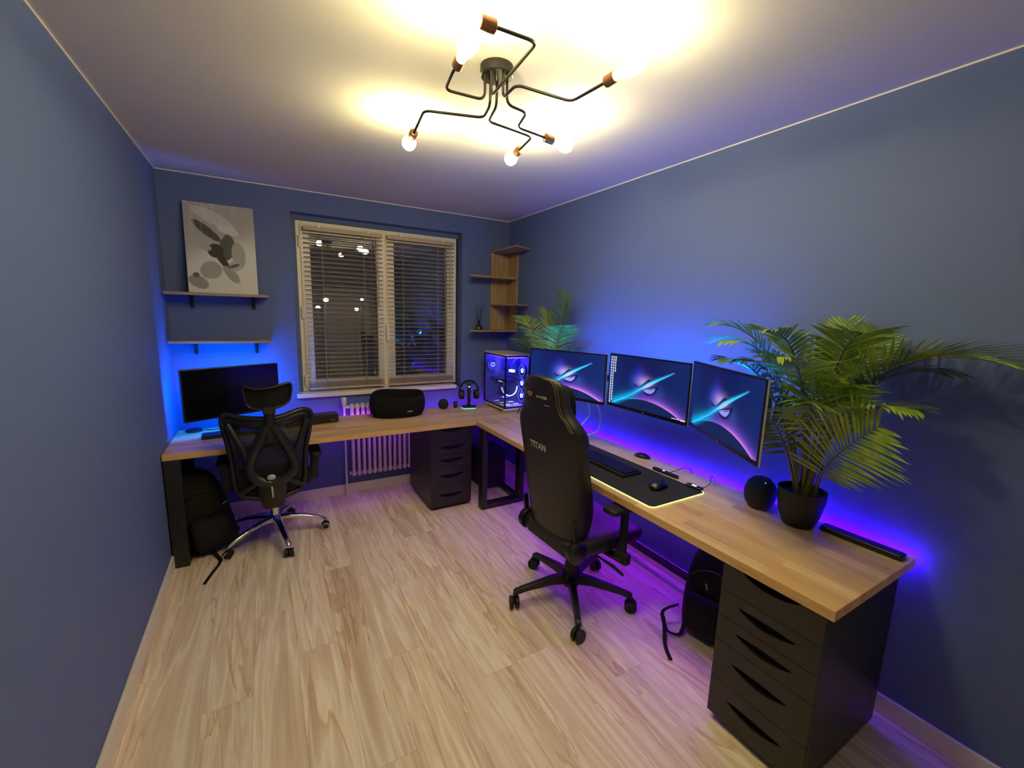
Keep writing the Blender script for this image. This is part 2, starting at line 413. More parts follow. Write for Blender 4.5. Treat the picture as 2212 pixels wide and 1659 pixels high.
# ------------------------------------------------------------------ blinds
slat_me = None
def blind(x0, x1, label, wand_x):
    t = thing('window_blind', label, 'blind', ((x0 + x1) / 2, D + .045, .96), group='wooden venetian blinds on the window')
    hw = (x1 - x0) / 2; zt = 2.285 - .96
    MB().box(-hw, -.016, zt - .032, hw, .022, zt).build('headrail', m_slat, t, bevel=.003)
    for sx in (-.62 * hw, .62 * hw): MB().box(sx - .012, -.02, zt - .005, sx + .012, .0, zt + .016).build('bracket', m_pvc, t, bevel=.002)
    n = 33; z0 = .085; z1 = zt - .055; first = None
    tilt = math.radians(-14)
    for i in range(n):
        z = z0 + (z1 - z0) * i / (n - 1)
        if first is None:
            first = MB().add([(-hw, -.0125, 0), (-hw, 0, .0022), (-hw, .0125, 0), (hw, -.0125, 0), (hw, 0, .0022), (hw, .0125, 0),
                              (-hw, -.0125, -.0022), (-hw, .0125, -.0022), (hw, -.0125, -.0022), (hw, .0125, -.0022)],
                             [(0, 3, 4, 1), (1, 4, 5, 2), (6, 7, 9, 8), (0, 6, 8, 3), (2, 5, 9, 7), (0, 1, 2, 7, 6), (3, 8, 9, 5, 4)]).build('slat', m_slat, t)
            o = first
        else:
            o = first.copy(); SC.collection.objects.link(o)
        o.location = (0, 0, z); o.rotation_euler = (tilt, 0, 0)
    # slats gathered above the bottom rail
    for i in range(5):
        o = first.copy(); SC.collection.objects.link(o); o.location = (0, 0, .022 + i * .011); o.rotation_euler = (tilt * .3, 0, 0)
    MB().box(-hw, -.014, -.006, hw, .014, .014).build('bottom_rail', m_slat, t, bevel=.003)
    for sx in (-.56 * hw, .50 * hw):
        MB().cyl((sx, -.014, 0), (sx, -.014, zt - .03), .0014, 5).cyl((sx, .014, 0), (sx, .014, zt - .03), .0014, 5).build('ladder_cord', m_cord, t)
    MB().cyl((wand_x, -.022, zt - .03), (wand_x, -.024, zt - .62), .0045, 8).build('tilt_wand', m_slat, t, smooth=40)
    MB().cyl((wand_x - .05, -.02, zt - .03), (wand_x - .05, -.02, .14), .0012, 5).lathe([(.003, 0), (.007, -.012), (.006, -.03)], (wand_x - .05, -.02, .14), n=8).build('pull_cord', m_cord, t)
blind(.892, 1.516, 'wooden venetian blind over the left window sash, lowered with open slats', .27)
blind(1.558, 2.185, 'wooden venetian blind over the right window sash, beside the corner shelf', .27)

# ================================================================== CEILING LAMP
Z = 2.42
lamp = thing('ceiling_lamp', 'black six-arm ceiling lamp with copper sockets and glowing teardrop bulbs', 'ceiling lamp', (1.385, 1.56, H))
LO = V((1.385, 1.56, H))
MB().lathe([(.058, -.036), (.062, -.032), (.062, 0)], n=32).build('canopy', m_lampblk, lamp, smooth=40)
MB().cyl((0, 0, -.05), (0, 0, -.036), .008, 10).build('centre_nut', m_chrome, lamp, smooth=40)
m_bulb = emit('glowing_bulb', BULB_C, BULB)
arms = {
 'A': ((1.348, 1.530), [(1.318, 1.176)], (1.18, 1.183), (-1, .03)),
 'B': ((1.341, 1.568), [(1.189, 1.580), (1.168, 1.455)], (1.167, 1.415), (-.14, -1)),
 'C': ((1.392, 1.52), [(1.384, 1.410), (1.616, 1.400)], (1.631, 1.225), (0, -1)),
 'D': ((1.375, 1.59), [(1.402, 1.701), (1.177, 1.776)], (1.208, 2.01), (.13, 1)),
 'E': ((1.400, 1.585), [(1.433, 1.72), (1.669, 1.751)], (1.699, 1.912), (.2, 1)),
 'F': ((1.425, 1.55), [(1.525, 1.567), (1.563, 1.702)], (1.722, 1.723), (1, .15))}
for k, (st, mids, sock, dr_) in arms.items():
    pts = [V((*st, H - .03)), V((*st, Z))] + [V((*q, Z)) for q in mids] + [V((*sock, Z))]
    pts = [p - LO for p in rounded(pts, .03, 5)]
    a = MB().tube(pts, .0052, 8).build('arm', m_lampblk, lamp, smooth=60)
    d = V((*dr_, 0)).normalized(); s0 = V((*sock, Z)) - LO
    so = MB().lathe([(.012, -.004), (.0185, 0), (.0185, .044), (.017, .046)], s0, d, 18).build('socket', m_copper, lamp, smooth=35)
    prof = [(.012, .040), (.013, .048), (.0155, .06), (.022, .082), (.029, .105), (.032, .122), (.031, .138), (.025, .152), (.014, .161), (.003, .164)]
    MB().lathe(prof, s0, d, 18).build('bulb', m_bulb, lamp, smooth=60)

# ================================================================== DESKS
TH = .74; TT = .038
desk = thing('desk', 'long oak-topped desk under the window with a black steel leg at the left wall', 'desk', (0, 3.155, 0))
MB().box(.004, 0, TH - TT, W - .004, .612, TH).build('worktop', m_topx, desk, bevel=.002)
def uframe(x0, x1, par, vert=False): pass
lg = MB().box(.008, -.035, 0, .09, .0, TH - TT).box(.008, .50, 0, .09, .54, TH - TT).box(.008, 0, 0, .09, .50, .035).box(.008, 0, TH - TT - .035, .09, .50, TH - TT)
lg.v = [(x, y + .03, z) for x, y, z in lg.v]
lg.build('leg_frame', m_blackmet, desk, bevel=.002)
MB().box(.10, .40, .62, 1.68, .43, TH - TT).build('cross_rail', m_blackmet, desk, bevel=.002)
desk2 = thing('desk', 'long oak-topped desk running along the right wall under three monitors', 'desk', (2.08, .518, 0))
DL = 3.153 - .518
MB().box(0, 0, TH - TT, .647, DL, TH).build('worktop', m_topy, desk2, bevel=.002)
y_ = 2.49
b = MB().box(.0, y_, 0, .045, y_ + .075, TH - TT).box(.36, y_, 0, .405, y_ + .075, TH - TT).box(.045, y_, 0, .36, y_ + .075, .045).box(.045, y_, TH - TT - .045, .36, y_ + .075, TH - TT)
b.box(.36, y_ + .075, 0, .405, DL + .36, .045)
b.build('leg_frame', m_blackmet, desk2, bevel=.002)
MB().box(.58, .62, .10, .61, 2.49, .135).build('cross_rail', m_blackmet, desk2, bevel=.002)

# LED strips (real strips stuck along the back edges of the desks)
m_led1 = emit('violet_led', (.075, .0, 1), DESK_LED); m_led2 = emit('blue_led', (.0, .17, 1), MON_LED)
m_led3 = emit('purple_led', (.34, .02, 1), UNDER_LED)
m_potfill = emit('deep_blue_fill', (.01, .01, 1), DESK_LED * 1.5)  # for the added glow behind the palm pot, not a desk strip
tag(MB().box(2.08 + .649, .522, TH - .024, 2.08 + .655, 3.15, TH - .012).build('led_strip', m_led1), 'violet LED strip along the back edge of the desk at the right wall', 'light strip')
tag(MB().box(.76, 3.155 + .614, TH - .026, 2.62, 3.155 + .619, TH - .014).build('led_strip', m_led3), 'purple LED strip along the back edge of the desk under the window', 'light strip')
tag(MB().box(2.60, .95, TH - TT - .008, 2.612, 2.95, TH - TT - .001).build('led_strip', emit('strong_purple_led', (.34, .02, 1), UNDER_LED * 2.2)), 'purple LED strip under the desk at the right wall', 'light strip')
tag(MB().box(1.0, 3.60, TH - TT - .008, 1.66, 3.612, TH - TT - .001).build('led_strip', m_led3), 'purple LED strip under the desk by the radiator', 'light strip')

# drawer units
def drawer_unit(label, loc, rz, hs):
    t = thing('drawer_unit', label, 'drawer unit', loc, rz, 'black drawer units under the desks')
    # local: front at y=0 facing -y, width 0..0.36 along x, depth +y
    wd, dp, hh = .36, .57, .70
    MB().box(0, .018, .03, .016, dp, hh).box(wd - .016, .018, .03, wd, dp, hh).box(.016, .018, hh - .016, wd - .016, dp, hh).box(.016, .018, .03, wd - .016, dp, .046).box(.016, dp - .01, .046, wd - .016, dp, hh - .016).build('body', m_blackwood, t, bevel=.0015)
    MB().box(.02, .022, .05, wd - .02, .026, hh - .02).build('slot_shade_sheet', m_slot, t)  # near-black sheet: painted shade seen through the hand cut-outs
    for x in (.03, wd - .07):
        for y in (.05, dp - .09): MB().box(x, y, 0, x + .04, y + .04, .03).build('foot', m_blackwood, t)
    z = .034
    for i, h in enumerate(hs):
        z1 = z + h - .002
        # front panel with a crescent hand cut-out: straight top edge of the slot sagging below
        cx, cw = wd / 2, .105; zt = z + h * .60 if i < len(hs) - 1 else z1
        N = 12
        xs = [cx - cw + 2 * cw * k / N for k in range(N + 1)]
        sag = [.030 * math.sin(PI * k / N) ** .8 for k in range(N + 1)]
        top = [(x, zt + (.006 * math.sin(PI * k / N) if zt < z1 else 0)) for k, x in enumerate(xs)]; bot = [(x, zt - sg) for x, sg in zip(xs, sag)]
        mb = MB(); mp = lambda x, y, zz: (x, zz, y)
        x0, x1 = .0015, wd - .0015
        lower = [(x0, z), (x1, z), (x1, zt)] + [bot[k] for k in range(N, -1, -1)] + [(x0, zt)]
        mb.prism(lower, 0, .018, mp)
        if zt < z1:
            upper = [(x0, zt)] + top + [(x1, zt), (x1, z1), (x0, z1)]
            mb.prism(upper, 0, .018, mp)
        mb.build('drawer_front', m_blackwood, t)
        z += h
    return t
hs = [.168, .168, .110, .110, .108]
drawer_unit('near black five-drawer unit carrying the end of the right-hand desk', (2.09, .90, 0), -PI / 2, hs)
drawer_unit('far black five-drawer unit under the window desk, right of the radiator', (1.688, 3.162, 0), 0, hs)

# ================================================================== RADIATOR
rad = thing('radiator', 'white column radiator on the wall below the window', 'radiator', (1.18, 3.79, .155))
sec = None
for i in range(12):
    if sec is None:
        b = MB()
        for yy in (0, .036): b.tube([(.022, yy, .05), (.022, yy, .64)], .0125, 8)
        b.ell((.022, .018, .045), (.0225, .034, .028), 10, 6).ell((.022, .018, .65), (.0225, .034, .028), 10, 6)
        sec = b.build('radiator_section', m_rad, rad, smooth=60); o = sec
    else:
        o = sec.copy(); SC.collection.objects.link(o)
    o.location = (i * .0455, 0, 0)
MB().cyl((-.02, .018, .65), (0, .018, .65), .012, 10).cyl((-.014, .018, .05), (.0, .018, .05), .016, 10).build('end_plug', m_rad, rad, smooth=40)
MB().lathe([(.010, 0), (.022, .004), (.023, .018), (.012, .03), (.006, .04)], (.548, .018, .665), (0, -.3, 1), 12).cyl((.548, .018, .62), (.548, .018, .68), .010, 10).build('air_vent', m_rad, rad, smooth=40)
pipe = thing('heating_pipe', 'thin white heating pipe with a thermostat knob rising left of the radiator', 'pipe', (1.138, 3.80, 0))
MB().tube([(0, 0, 0), (0, 0, .80)], .0085, 10).tube([(0, 0, .80), (.026, .008, .805)], .0085, 10).build('pipe_run', m_rad, pipe, smooth=40)
MB().lathe([(.010, .79), (.012, .812), (.018, .83), (.021, .85), (.0215, .885), (.019, .892)], (0, 0, 0), n=14).build('thermostat_knob', m_trimw, pipe, smooth=40)

# ================================================================== LEFT SHELVES, ARTWORK
def wall_shelf(z, label, x0=.012, x1=.625):
    t = thing('wall_shelf', label, 'shelf', ((x0 + x1) / 2, D, z), group='oak shelves on angle brackets')
    hw = (x1 - x0) / 2
    MB().box(-hw, -.20, -.018, hw, -.001, 0).build('shelf_board', m_shx, t, bevel=.001)
    for sx in (-hw + .13, hw - .10):
        b = MB().box(sx - .012, -.15, -.022, sx + .012, -.001, -.018).box(sx - .012, -.005, -.11, sx + .012, -.001, -.02)
        b.prism([(-.005, -.022), (-.13, -.022), (-.005, -.10)], sx - .002, sx + .002, lambda a, c, x: (x, a, c))
        b.build('bracket', m_blackmet, t)
wall_shelf(1.722, 'upper oak wall shelf with the canvas standing on it'); wall_shelf(1.388, 'lower empty oak wall shelf just above the left monitor')
# generic monochrome abstract in place of the printed artwork
N1, N2 = 90, 130
uu, vv = np.meshgrid(np.linspace(0, 1, N1 + 1), np.linspace(0, 1, N2 + 1))
def sstep(a, b, x): t = np.clip((x - a) / (b - a), 0, 1); return t * t * (3 - 2 * t)
def blend(img, colr, a): return img * (1 - a[..., None]) + np.array(colr) * a[..., None]
def gnoise(seed, sx, sy, sh):
    rs = np.random.RandomState(seed); g = rs.rand(sy + 2, sx + 2)
    ys = np.linspace(0, sy, sh[0]); xs = np.linspace(0, sx, sh[1]); yi = ys.astype(int); xi = xs.astype(int)
    fy = (ys - yi)[:, None]; fx = (xs - xi)[None]; fy = fy * fy * (3 - 2 * fy); fx = fx * fx * (3 - 2 * fx)
    return (g[yi][:, xi] * (1 - fx) + g[yi][:, xi + 1] * fx) * (1 - fy) + (g[yi + 1][:, xi] * (1 - fx) + g[yi + 1][:, xi + 1] * fx) * fy
img = np.ones(uu.shape + (3,)) * .72
top = sstep(.62, .2, vv + .25 * uu - .25 + .1 * gnoise(3, 5, 7, uu.shape))
img = blend(img, (.30, .29, .28), top * .8)
for (cx, cy, ax, ay, rot, c) in ((.42, .16, .34, .07, .45, .55), (.60, .28, .16, .05, .3, .62), (.58, .47, .12, .15, .2, .09), (.30, .30, .25, .045, .7, .07), (.74, .55, .10, .15, -.1, .40),
    (.42, .52, .12, .08, .9, .03), (.22, .46, .16, .05, .5, .42), (.50, .62, .20, .035, 1.0, .03), (.34, .74, .16, .10, -.6, .36), (.62, .78, .17, .05, .9, .34), (.15, .88, .14, .07, .5, .30), (.68, .68, .10, .06, -.5, .46), (.12, .80, .05, .03, .2, .1), (.66, .68, .10, .02, -.4, .1)):
    du, dv = (uu - cx) * .68, vv - cy; a = du * math.cos(rot) + dv * math.sin(rot); b_ = -du * math.sin(rot) + dv * math.cos(rot)
    dist = (a / ax) ** 2 * 2.0 + (b_ / ay) ** 2 + .35 * (gnoise(int(cx * 999), 9, 13, uu.shape) - .5)
    img = blend(img, (c, c * .98, c * .95), sstep(1.0, .82, dist))
st = gnoise(11, 30, 4, uu.shape); sk = sstep(.55, .9, np.roll(st, 3, 0)) * sstep(.5, .0, vv + uu * .2) * .5
img = blend(img, (.62, .6, .57), sk)
def grid_mesh(name, fn, img, m, parent, loc=(0, 0, 0)):
    nv, nu = img.shape[:2]
    vs = [fn(u / (nu - 1), v / (nv - 1)) for v in range(nv) for u in range(nu)]
    fs = [(v * nu + u, v * nu + u + 1, (v + 1) * nu + u + 1, (v + 1) * nu + u) for v in range(nv - 1) for u in range(nu - 1)]
    me = bpy.data.meshes.new(name); me.from_pydata(vs, [], fs)
    ca = me.color_attributes.new('Col', 'FLOAT_COLOR', 'POINT')
    ca.data.foreach_set('color', np.concatenate([img, np.ones(img.shape[:2] + (1,))], 2).reshape(-1).astype(np.float32))
    me.materials.append(m); o = bpy.data.objects.new(name, me); SC.collection.objects.link(o)
    if parent: o.parent = parent
    o.location = loc; return o
pic = thing('canvas_print', 'grey monochrome canvas print leaning on the upper oak shelf', 'artwork', (.35, D - .085, 1.723))
ah = .625; aw = .42; lean = .055
MB().loft([[(-aw / 2, 0, 0), (aw / 2, 0, 0), (aw / 2, .016, 0), (-aw / 2, .016, 0)], [(-aw / 2, lean, ah), (aw / 2, lean, ah), (aw / 2, lean + .016, ah), (-aw / 2, lean + .016, ah)]]).build('canvas', m_trimw, pic)
grid_mesh('printed_face', lambda u, v: (-aw / 2 + aw * u, -.0008 + lean * (1 - v), ah * (1 - v)), img, vcol_mat('grey_canvas_ink', None, .6), pic)

# ================================================================== CORNER SHELF
cs = thing('corner_shelf', 'oak corner shelf with four staggered boards in the corner right of the window', 'shelf', (W, D, 1.46))
MB().box(-.208, -.018, .016, 0, -.001, .765).build('upright_panel', m_shz, cs, bevel=.001)
MB().box(-.017, -.20, .016, -.001, -.018, .765).build('upright_panel', m_shz, cs, bevel=.001)
def csb(kind, z):
    if kind == 'L': poly = [(-.002, -.002), (-.40, -.002), (-.515, -.20), (-.002, -.20)]
    else: poly = [(-.002, -.002), (-.208, -.002), (-.208, -.50), (-.002, -.40)]
    MB().prism(poly, z, z + .016).build('shelf_board', m_shx, cs, bevel=.001)
csb('L', 0); csb('R', .252); csb('L', .508); csb('R', .765)
dif = thing('reed_diffuser', 'smoky reed diffuser bottle with black sticks on the lowest corner shelf board', 'diffuser', (2.385, 3.76, 1.477))
MB().lathe([(.030, 0), (.038, .004), (.036, .02), (.018, .055), (.010, .07), (.010, .088), (.012, .092)], n=16).build('bottle', m_glassbottle, dif, smooth=50)
for i, (a, b) in enumerate(((-.03, .01), (-.018, -.012), (-.004, .012), (.012, -.01), (.03, .008), (.036, -.005))):
    MB().cyl((a * .15, b * .15, .02), (a * 1.2, b, .215 + .012 * (i % 3)), .0017, 5).build('reed', m_matte, dif)

# ================================================================== LEFT DESK THINGS
def monitor_body(t, w_, h_, off=None):
    pass
mon = thing('monitor', 'dark switched-off monitor on the left end of the window desk', 'monitor', (.375, 3.55, TH), math.atan2(.26, .563))
hw = .31
MB().box(-hw, 0, .125, hw, .03, .478).build('housing', m_plastic, mon, bevel=.003)
MB().box(-hw + .008, -.0008, .137, hw - .008, .0005, .470).build('screen', mat('unlit_screen', rgb(9, 9, 11), .16), mon)
MB().beam((0, .045, .01), (0, .04, .28), .06, .02, (0, 1, 0)).build('stand_neck', m_plastic, mon, bevel=.003)
MB().prism([(-.12, -.06), (.12, -.06), (.10, .11), (-.10, .11)], 0, .008).build('stand_base', m_plastic, mon, bevel=.003)
MB().box(-.24, .0305, .17, .24, .034, .176).box(-.24, .0305, .43, .24, .034, .436).box(-.24, .0305, .176, -.234, .034, .43).box(.234, .0305, .176, .24, .034, .43).build('backlight_strip', emit('bright_blue_led', (.0, .16, 1), 300), mon)
kb = thing('keyboard', 'black keyboard on the window desk behind the office chair', 'keyboard', (.38, 3.50, TH), .08)
MB().box(-.21, -.062, .0, .21, .062, .016).build('keyboard_body', m_matte, kb, bevel=.003)
def keys(par, nx, ny, x0, x1, y0, y1, z, h=.006):
    b = MB()
    for j in range(ny):
        for i in range(nx):
            if ny - 1 != j and j == 0 and 4 < i < 10:
                if i == 5: b.box(x0 + (x1 - x0) * 5 / nx + .001, y0 + .001, z, x0 + (x1 - x0) * 10 / nx - .001, y0 + (y1 - y0) / ny - .001, z + h)
                continue
            a = x0 + (x1 - x0) * i / nx; c = y0 + (y1 - y0) * j / ny
            b.box(a + .0012, c + .0012, z, a + (x1 - x0) / nx - .0012, c + (y1 - y0) / ny - .0012, z + h)
    return b.build('keycaps', m_plastic, par, kind='stuff')
keys(kb, 20, 6, -.203, .203, -.055, .055, .016)
pk = thing('charging_puck', 'flat round black puck at the left end of the window desk', 'puck', (.105, 3.70, TH))
MB().lathe([(.048, 0), (.052, .004), (.050, .012), (.03, .018), (.004, .020)], n=24).build('puck_body', m_matte, pk, smooth=40)
cb = MB().tube(smoothline([(.16, 3.72, TH + .004), (.20, 3.69, TH + .004), (.25, 3.69, TH + .004), (.27, 3.73, TH + .004), (.25, 3.76, TH + .02)], 5), .0025, 6).build('cable', m_plastic, smooth=60)
tag(cb, 'thin looped black cable below the switched-off monitor', 'cable')
bx = thing('slim_black_box', 'long slim black soundbar-like box on the window desk, right of the office chair', 'speaker', (.89, 3.60, TH), .10)
MB().box(-.215, -.055, .004, .165, .055, .072).build('housing', m_plastic, bx, bevel=.006, seg=3)
for x in (-.18, .13): MB().box(x - .01, -.04, 0, x + .01, .04, .004).build('rubber_foot', m_matte, bx)
MB().box(.105, -.0556, .022, .140, -.0550, .026).build('small_logo', m_grey, bx)

# black fabric basket / bag
bk = thing('fabric_basket', 'round black fabric basket standing on the window desk by the radiator', 'basket', (1.545, 3.60, TH), -.08)
rings = []
for (z, a, b) in ((0, .185, .10), (.006, .205, .115), (.05, .228, .132), (.11, .236, .140), (.165, .230, .136), (.19, .222, .130), (.198, .212, .122), (.188, .203, .114), (.15, .200, .11), (.06, .195, .108), (.02, .18, .1)):
    rings.append([(a * math.copysign(abs(math.cos(t)) ** .9, math.cos(t)), b * math.copysign(abs(math.sin(t)) ** .9, math.sin(t)), z * (1 + .0 * math.sin(t)) + (.018 * math.sin(t) + .006 * math.sin(3 * t + 1) if z > .15 else 0)) for t in [2 * PI * k / 36 for k in range(36)]])
MB().loft(rings).build('basket_wall', m_softcloth, bk, smooth=60)
MB().box(.055, -.1335, .055, .098, -.1315, .064).build('small_label', m_grey, bk)

sp = thing('smart_speaker', 'small charcoal ball speaker on the window desk between basket and headphones', 'speaker', (2.00, 3.70, TH))
MB().lathe([(.022, 0), (.030, .004), (.042, .018), (.048, .040), (.046, .058), (.036, .078), (.018, .090), (.003, .093)], n=24).build('speaker_shell', m_ball, sp, smooth=60)
gd = thing('small_gadget', 'tiny upright black gadget between the ball speaker and the headphones', 'gadget', (2.125, 3.705, TH))
MB().box(-.018, -.012, .004, .018, .012, .058).build('housing', m_plastic, gd, bevel=.004)
MB().box(-.013, -.0126, .018, .013, -.0120, .050).build('display', mat('grey_display', rgb(60, 66, 80), .2), gd)
MB().lathe([(.02, 0), (.02, .004)], n=16).build('base', m_matte, gd)

hp = thing('headphone_stand', 'black headphone stand with a glowing teal foot beside the computer case', 'stand', (2.235, 3.64, TH), -.25)
MB().prism([(-.055, -.05), (.055, -.05), (.075, .01), (.045, .055), (-.045, .055), (-.075, .01)], .006, .016).build('foot_plate', m_plastic, hp, bevel=.002)
MB().prism([(-.052, -.048), (.052, -.048), (.071, .01), (.043, .052), (-.043, .052), (-.071, .01)], .001, .006).build('light_ring', emit('teal_glow', (.1, 1, .75), 1.6), hp)
MB().beam((0, .01, .016), (0, .0, .235), .030, .018, (0, 1, 0)).build('upright', m_plastic, hp, bevel=.003)
MB().box(-.04, -.028, .232, .04, .028, .244).build('top_rest', m_plastic, hp, bevel=.004)
MB().ell((0, -.012, .205), (.006, .004, .006), 8, 5).build('status_light', emit('white_dot', (.9, .95, 1), 4), hp)
hs2 = thing('headset', 'black over-ear headset hanging on the headphone stand', 'headphones', (2.235, 3.64, TH), -.25)
band = [(.088 * math.cos(a), 0, .165 + .098 * math.sin(a)) for a in [PI * (k / 16) for k in range(17)]]
MB().tube(band, .009, 8, squash=2.0, up=(0, 1, 0)).build('headband', m_matte, hs2, smooth=60)
for s in (-1, 1):
    MB().lathe([(.030, -.022), (.044, -.020), (.046, -.004), (.044, .010), (.030, .016), (.004, .018)], (s * .080, 0, .130), (s, 0, 0), 20).build('ear_cup', m_matte, hs2, smooth=50)
    MB().lathe([(.025, -.006), (.042, -.004), (.044, .008), (.030, .012)], (s * .054, 0, .130), (s, 0, 0), 20).build('ear_cushion', m_softcloth, hs2, smooth=50)
    MB().beam((s * .086, 0, .17), (s * .094, 0, .13), .016, .006).build('cup_hinge', m_silver, hs2, bevel=.002)

# ================================================================== COMPUTER CASE
pc = thing('computer_case', 'white-topped glass computer case glowing blue inside, in the desk corner', 'computer', (2.438, 3.305, TH))
CW_, CD_, CH_ = .265, .43, .535
MB().box(.01, .02, 0, CW_ - .01, .06, .022).box(.01, CD_ - .06, 0, CW_ - .01, CD_ - .02, .022).build('foot', m_white, pc, bevel=.003)
MB().prism([(.0, .0), (CW_, 0), (CW_, CD_), (0, CD_)], .018, .038).build('bottom_panel', m_white, pc, bevel=.003)
MB().box(0, 0, CH_ - .014, CW_, CD_, CH_).build('top_panel', m_white, pc, bevel=.003)
b = MB()
for x in (0, CW_ - .012):
    for y in (0, CD_ - .014): b.box(x, y, .038, x + .012, y + .014, CH_ - .014)
b.box(0, 0, .038, CW_, .012, .052).box(0, 0, CH_ - .026, CW_, .012, CH_ - .014).box(0, 0, .038, .012, CD_, .052).box(0, 0, CH_ - .026, .012, CD_, CH_ - .014)
b.build('frame', m_plastic, pc)
MB().box(.012, .002, .052, CW_ - .012, .005, CH_ - .026).build('front_glass', m_caseglass, pc)
MB().box(.002, .014, .052, .005, CD_ - .014, CH_ - .026).build('side_glass', m_caseglass, pc)
m_pcin = mat('case_inner_panel', rgb(150, 150, 200), .5)
MB().box(CW_ - .012, .014, .038, CW_, CD_ - .014, CH_ - .014).box(.012, CD_ - .012, .038, CW_ - .012, CD_, CH_ - .014).build('back_panel', m_pcin, pc)
m_ring = emit('white_blue_ring', (.50, .60, 1), 2.6); m_fanb = emit('blue_fan_glow', (.02, .015, 1), 1.8); m_dim = emit('dim_blue_light', (.10, .14, 1), 1.8)
def fan(par, c, ax, r):
    MB().lathe([(r, -.010), (r, .010), (r * .93, .010), (r * .93, -.010)], c, ax, 24).build('fan_frame', m_plastic, par, smooth=40)
    bl = MB(); cc = V(c); az = V(ax); axx = az.orthogonal().normalized(); ayy = az.cross(axx)
    for k in range(9):
        a = 2 * PI * k / 9; d = axx * math.cos(a) + ayy * math.sin(a); e = axx * math.cos(a + .55) + ayy * math.sin(a + .55)
        bl.add([cc + d * r * .3 - az * .004, cc + e * r * .34 + az * .004, cc + e * r * .9 + az * .006, cc + d * r * .9 - az * .006], [(0, 1, 2, 3)])
    bl.build('fan_blades', m_fanb, par)
    MB().tube([cc + (axx * math.cos(t) + ayy * math.sin(t)) * r * .30 + az * .008 for t in [2 * PI * k / 20 for k in range(20)]], r * .085, 8, closed=True).build('hub_ring', m_ring, par, smooth=60)
    MB().tube([cc + (axx * math.cos(t) + ayy * math.sin(t)) * r * .95 + az * .011 for t in [2 * PI * k / 28 for k in range(28)]], .0012, 5, closed=True).build('rim_light', emit('rim_blue', (.15, .2, 1), 2.0), par)
for z in (.13, .25, .37): fan(pc, (CW_ - .025, .09, z), (-1, 0, 0), .056)
fan(pc, (.075, CD_ - .03, .40), (0, -1, 0), .056)
fan(pc, (.15, .28, .10 - .02), (0, 0, 1), .05)
MB().box(.05, .13, .250, .24, .40, .285).build('graphics_card', mat('graphics_card_shell', rgb(40, 40, 60), .4), pc, bevel=.004)
MB().box(.048, .14, .262, .0495, .22, .268).build('card_light', m_ring, pc)
MB().box(.20, .16, .34, .246, .36, .48).build('motherboard_block', mat('board_cover', rgb(60, 60, 110), .4), pc, bevel=.003)
for k in range(3): MB().box(.165, .17 + k * .026, .345, .20, .176 + k * .026, .368).build('memory_stick', m_ring, pc)
MB().tube([(.13 + .085 * math.cos(t), .15 + .07 * math.sin(t) * .3, .22 + .09 * math.sin(t)) for t in [PI * 1.02 + PI * .96 * k / 18 for k in range(19)]], .005, 6).build('light_loop', m_ring, pc, smooth=60)
MB().tube(smoothline([(.16, .18, .38), (.14, .12, .44), (.18, .09, .49)], 5), .005, 6).tube(smoothline([(.17, .2, .38), (.155, .14, .45), (.19, .11, .49)], 5), .005, 6).build('coolant_tube', mat('frosted_tube', rgb(150, 160, 220), .3), pc, smooth=60)
for y in (.06, .16, .27): MB().box(.04, y, .060, .09, y + .010, .062).box(.14, y + .01, .060, .19, y + .02, .062).build('floor_light', m_ring, pc)
MB().box(.03, .03, CH_ - .040, CW_ - .03, CD_ - .03, CH_ - .038).build('fill_panel', emit('case_blue_fill', (.03, .015, 1), 16), pc)  # added glowing panel that fills the case with blue, not a case lamp
MB().box(.05, .03, .054, CW_ - .05, .045, .058).build('front_fill', emit('case_front_fill', (.03, .015, 1), 22), pc)  # added glow that brightens the case interior from the front

# ================================================================== TRIPLE MONITORS
NU, NVv = 224, 126
uu, vv = np.meshgrid(np.linspace(0, 1, NU + 1), np.linspace(0, 1, NVv + 1))
A_ = 1.77
def seg_d(pts, w0, w1):
    best = np.ones_like(uu) * 9; ww = np.ones_like(uu); n = len(pts) - 1
    for i in range(n):
        ax, ay = pts[i][0] * A_, pts[i][1]; bx_, by = pts[i + 1][0] * A_, pts[i + 1][1]
        t = np.clip(((uu * A_ - ax) * (bx_ - ax) + (vv - ay) * (by - ay)) / ((bx_ - ax) ** 2 + (by - ay) ** 2), 0, 1)
        d = np.hypot(uu * A_ - ax - t * (bx_ - ax), vv - ay - t * (by - ay)); tt = (i + t) / n
        m = d < best; best = np.where(m, d, best); ww = np.where(m, w0 + (w1 - w0) * tt, ww)
    return best, ww
def poly_mask(pts, soft=.006):
    ins = np.zeros(uu.shape, bool); dm = np.ones(uu.shape) * 9; P = [(a * A_, b) for a, b in pts]; X = uu * A_; Y = vv
    for i in range(len(P)):
        (ax, ay), (bx_, by) = P[i], P[(i + 1) % len(P)]
        c = ((ay > Y) != (by > Y)) & (X < (bx_ - ax) * (Y - ay) / (by - ay + 1e-9) + ax); ins ^= c
        t = np.clip(((X - ax) * (bx_ - ax) + (Y - ay) * (by - ay)) / ((bx_ - ax) ** 2 + (by - ay) ** 2 + 1e-12), 0, 1)
        dm = np.minimum(dm, np.hypot(X - ax - t * (bx_ - ax), Y - ay - t * (by - ay)))
    sd = np.where(ins, dm, -dm); return sstep(-soft, soft, sd)
def gauss(cx, cy, sx, sy): return np.exp(-(((uu - cx) * A_ / sx) ** 2 + ((vv - cy) / sy) ** 2))
def L3(r, g, b): return np.array([lin(r), lin(g), lin(b)])
wp = np.ones(uu.shape + (3,)) * L3(12, 22, 84)
wp = blend(wp, L3(10, 38, 104), sstep(.4, 1, uu) * .8); wp = blend(wp, L3(14, 48, 124), gauss(0, .5, .35, .8) * .5)
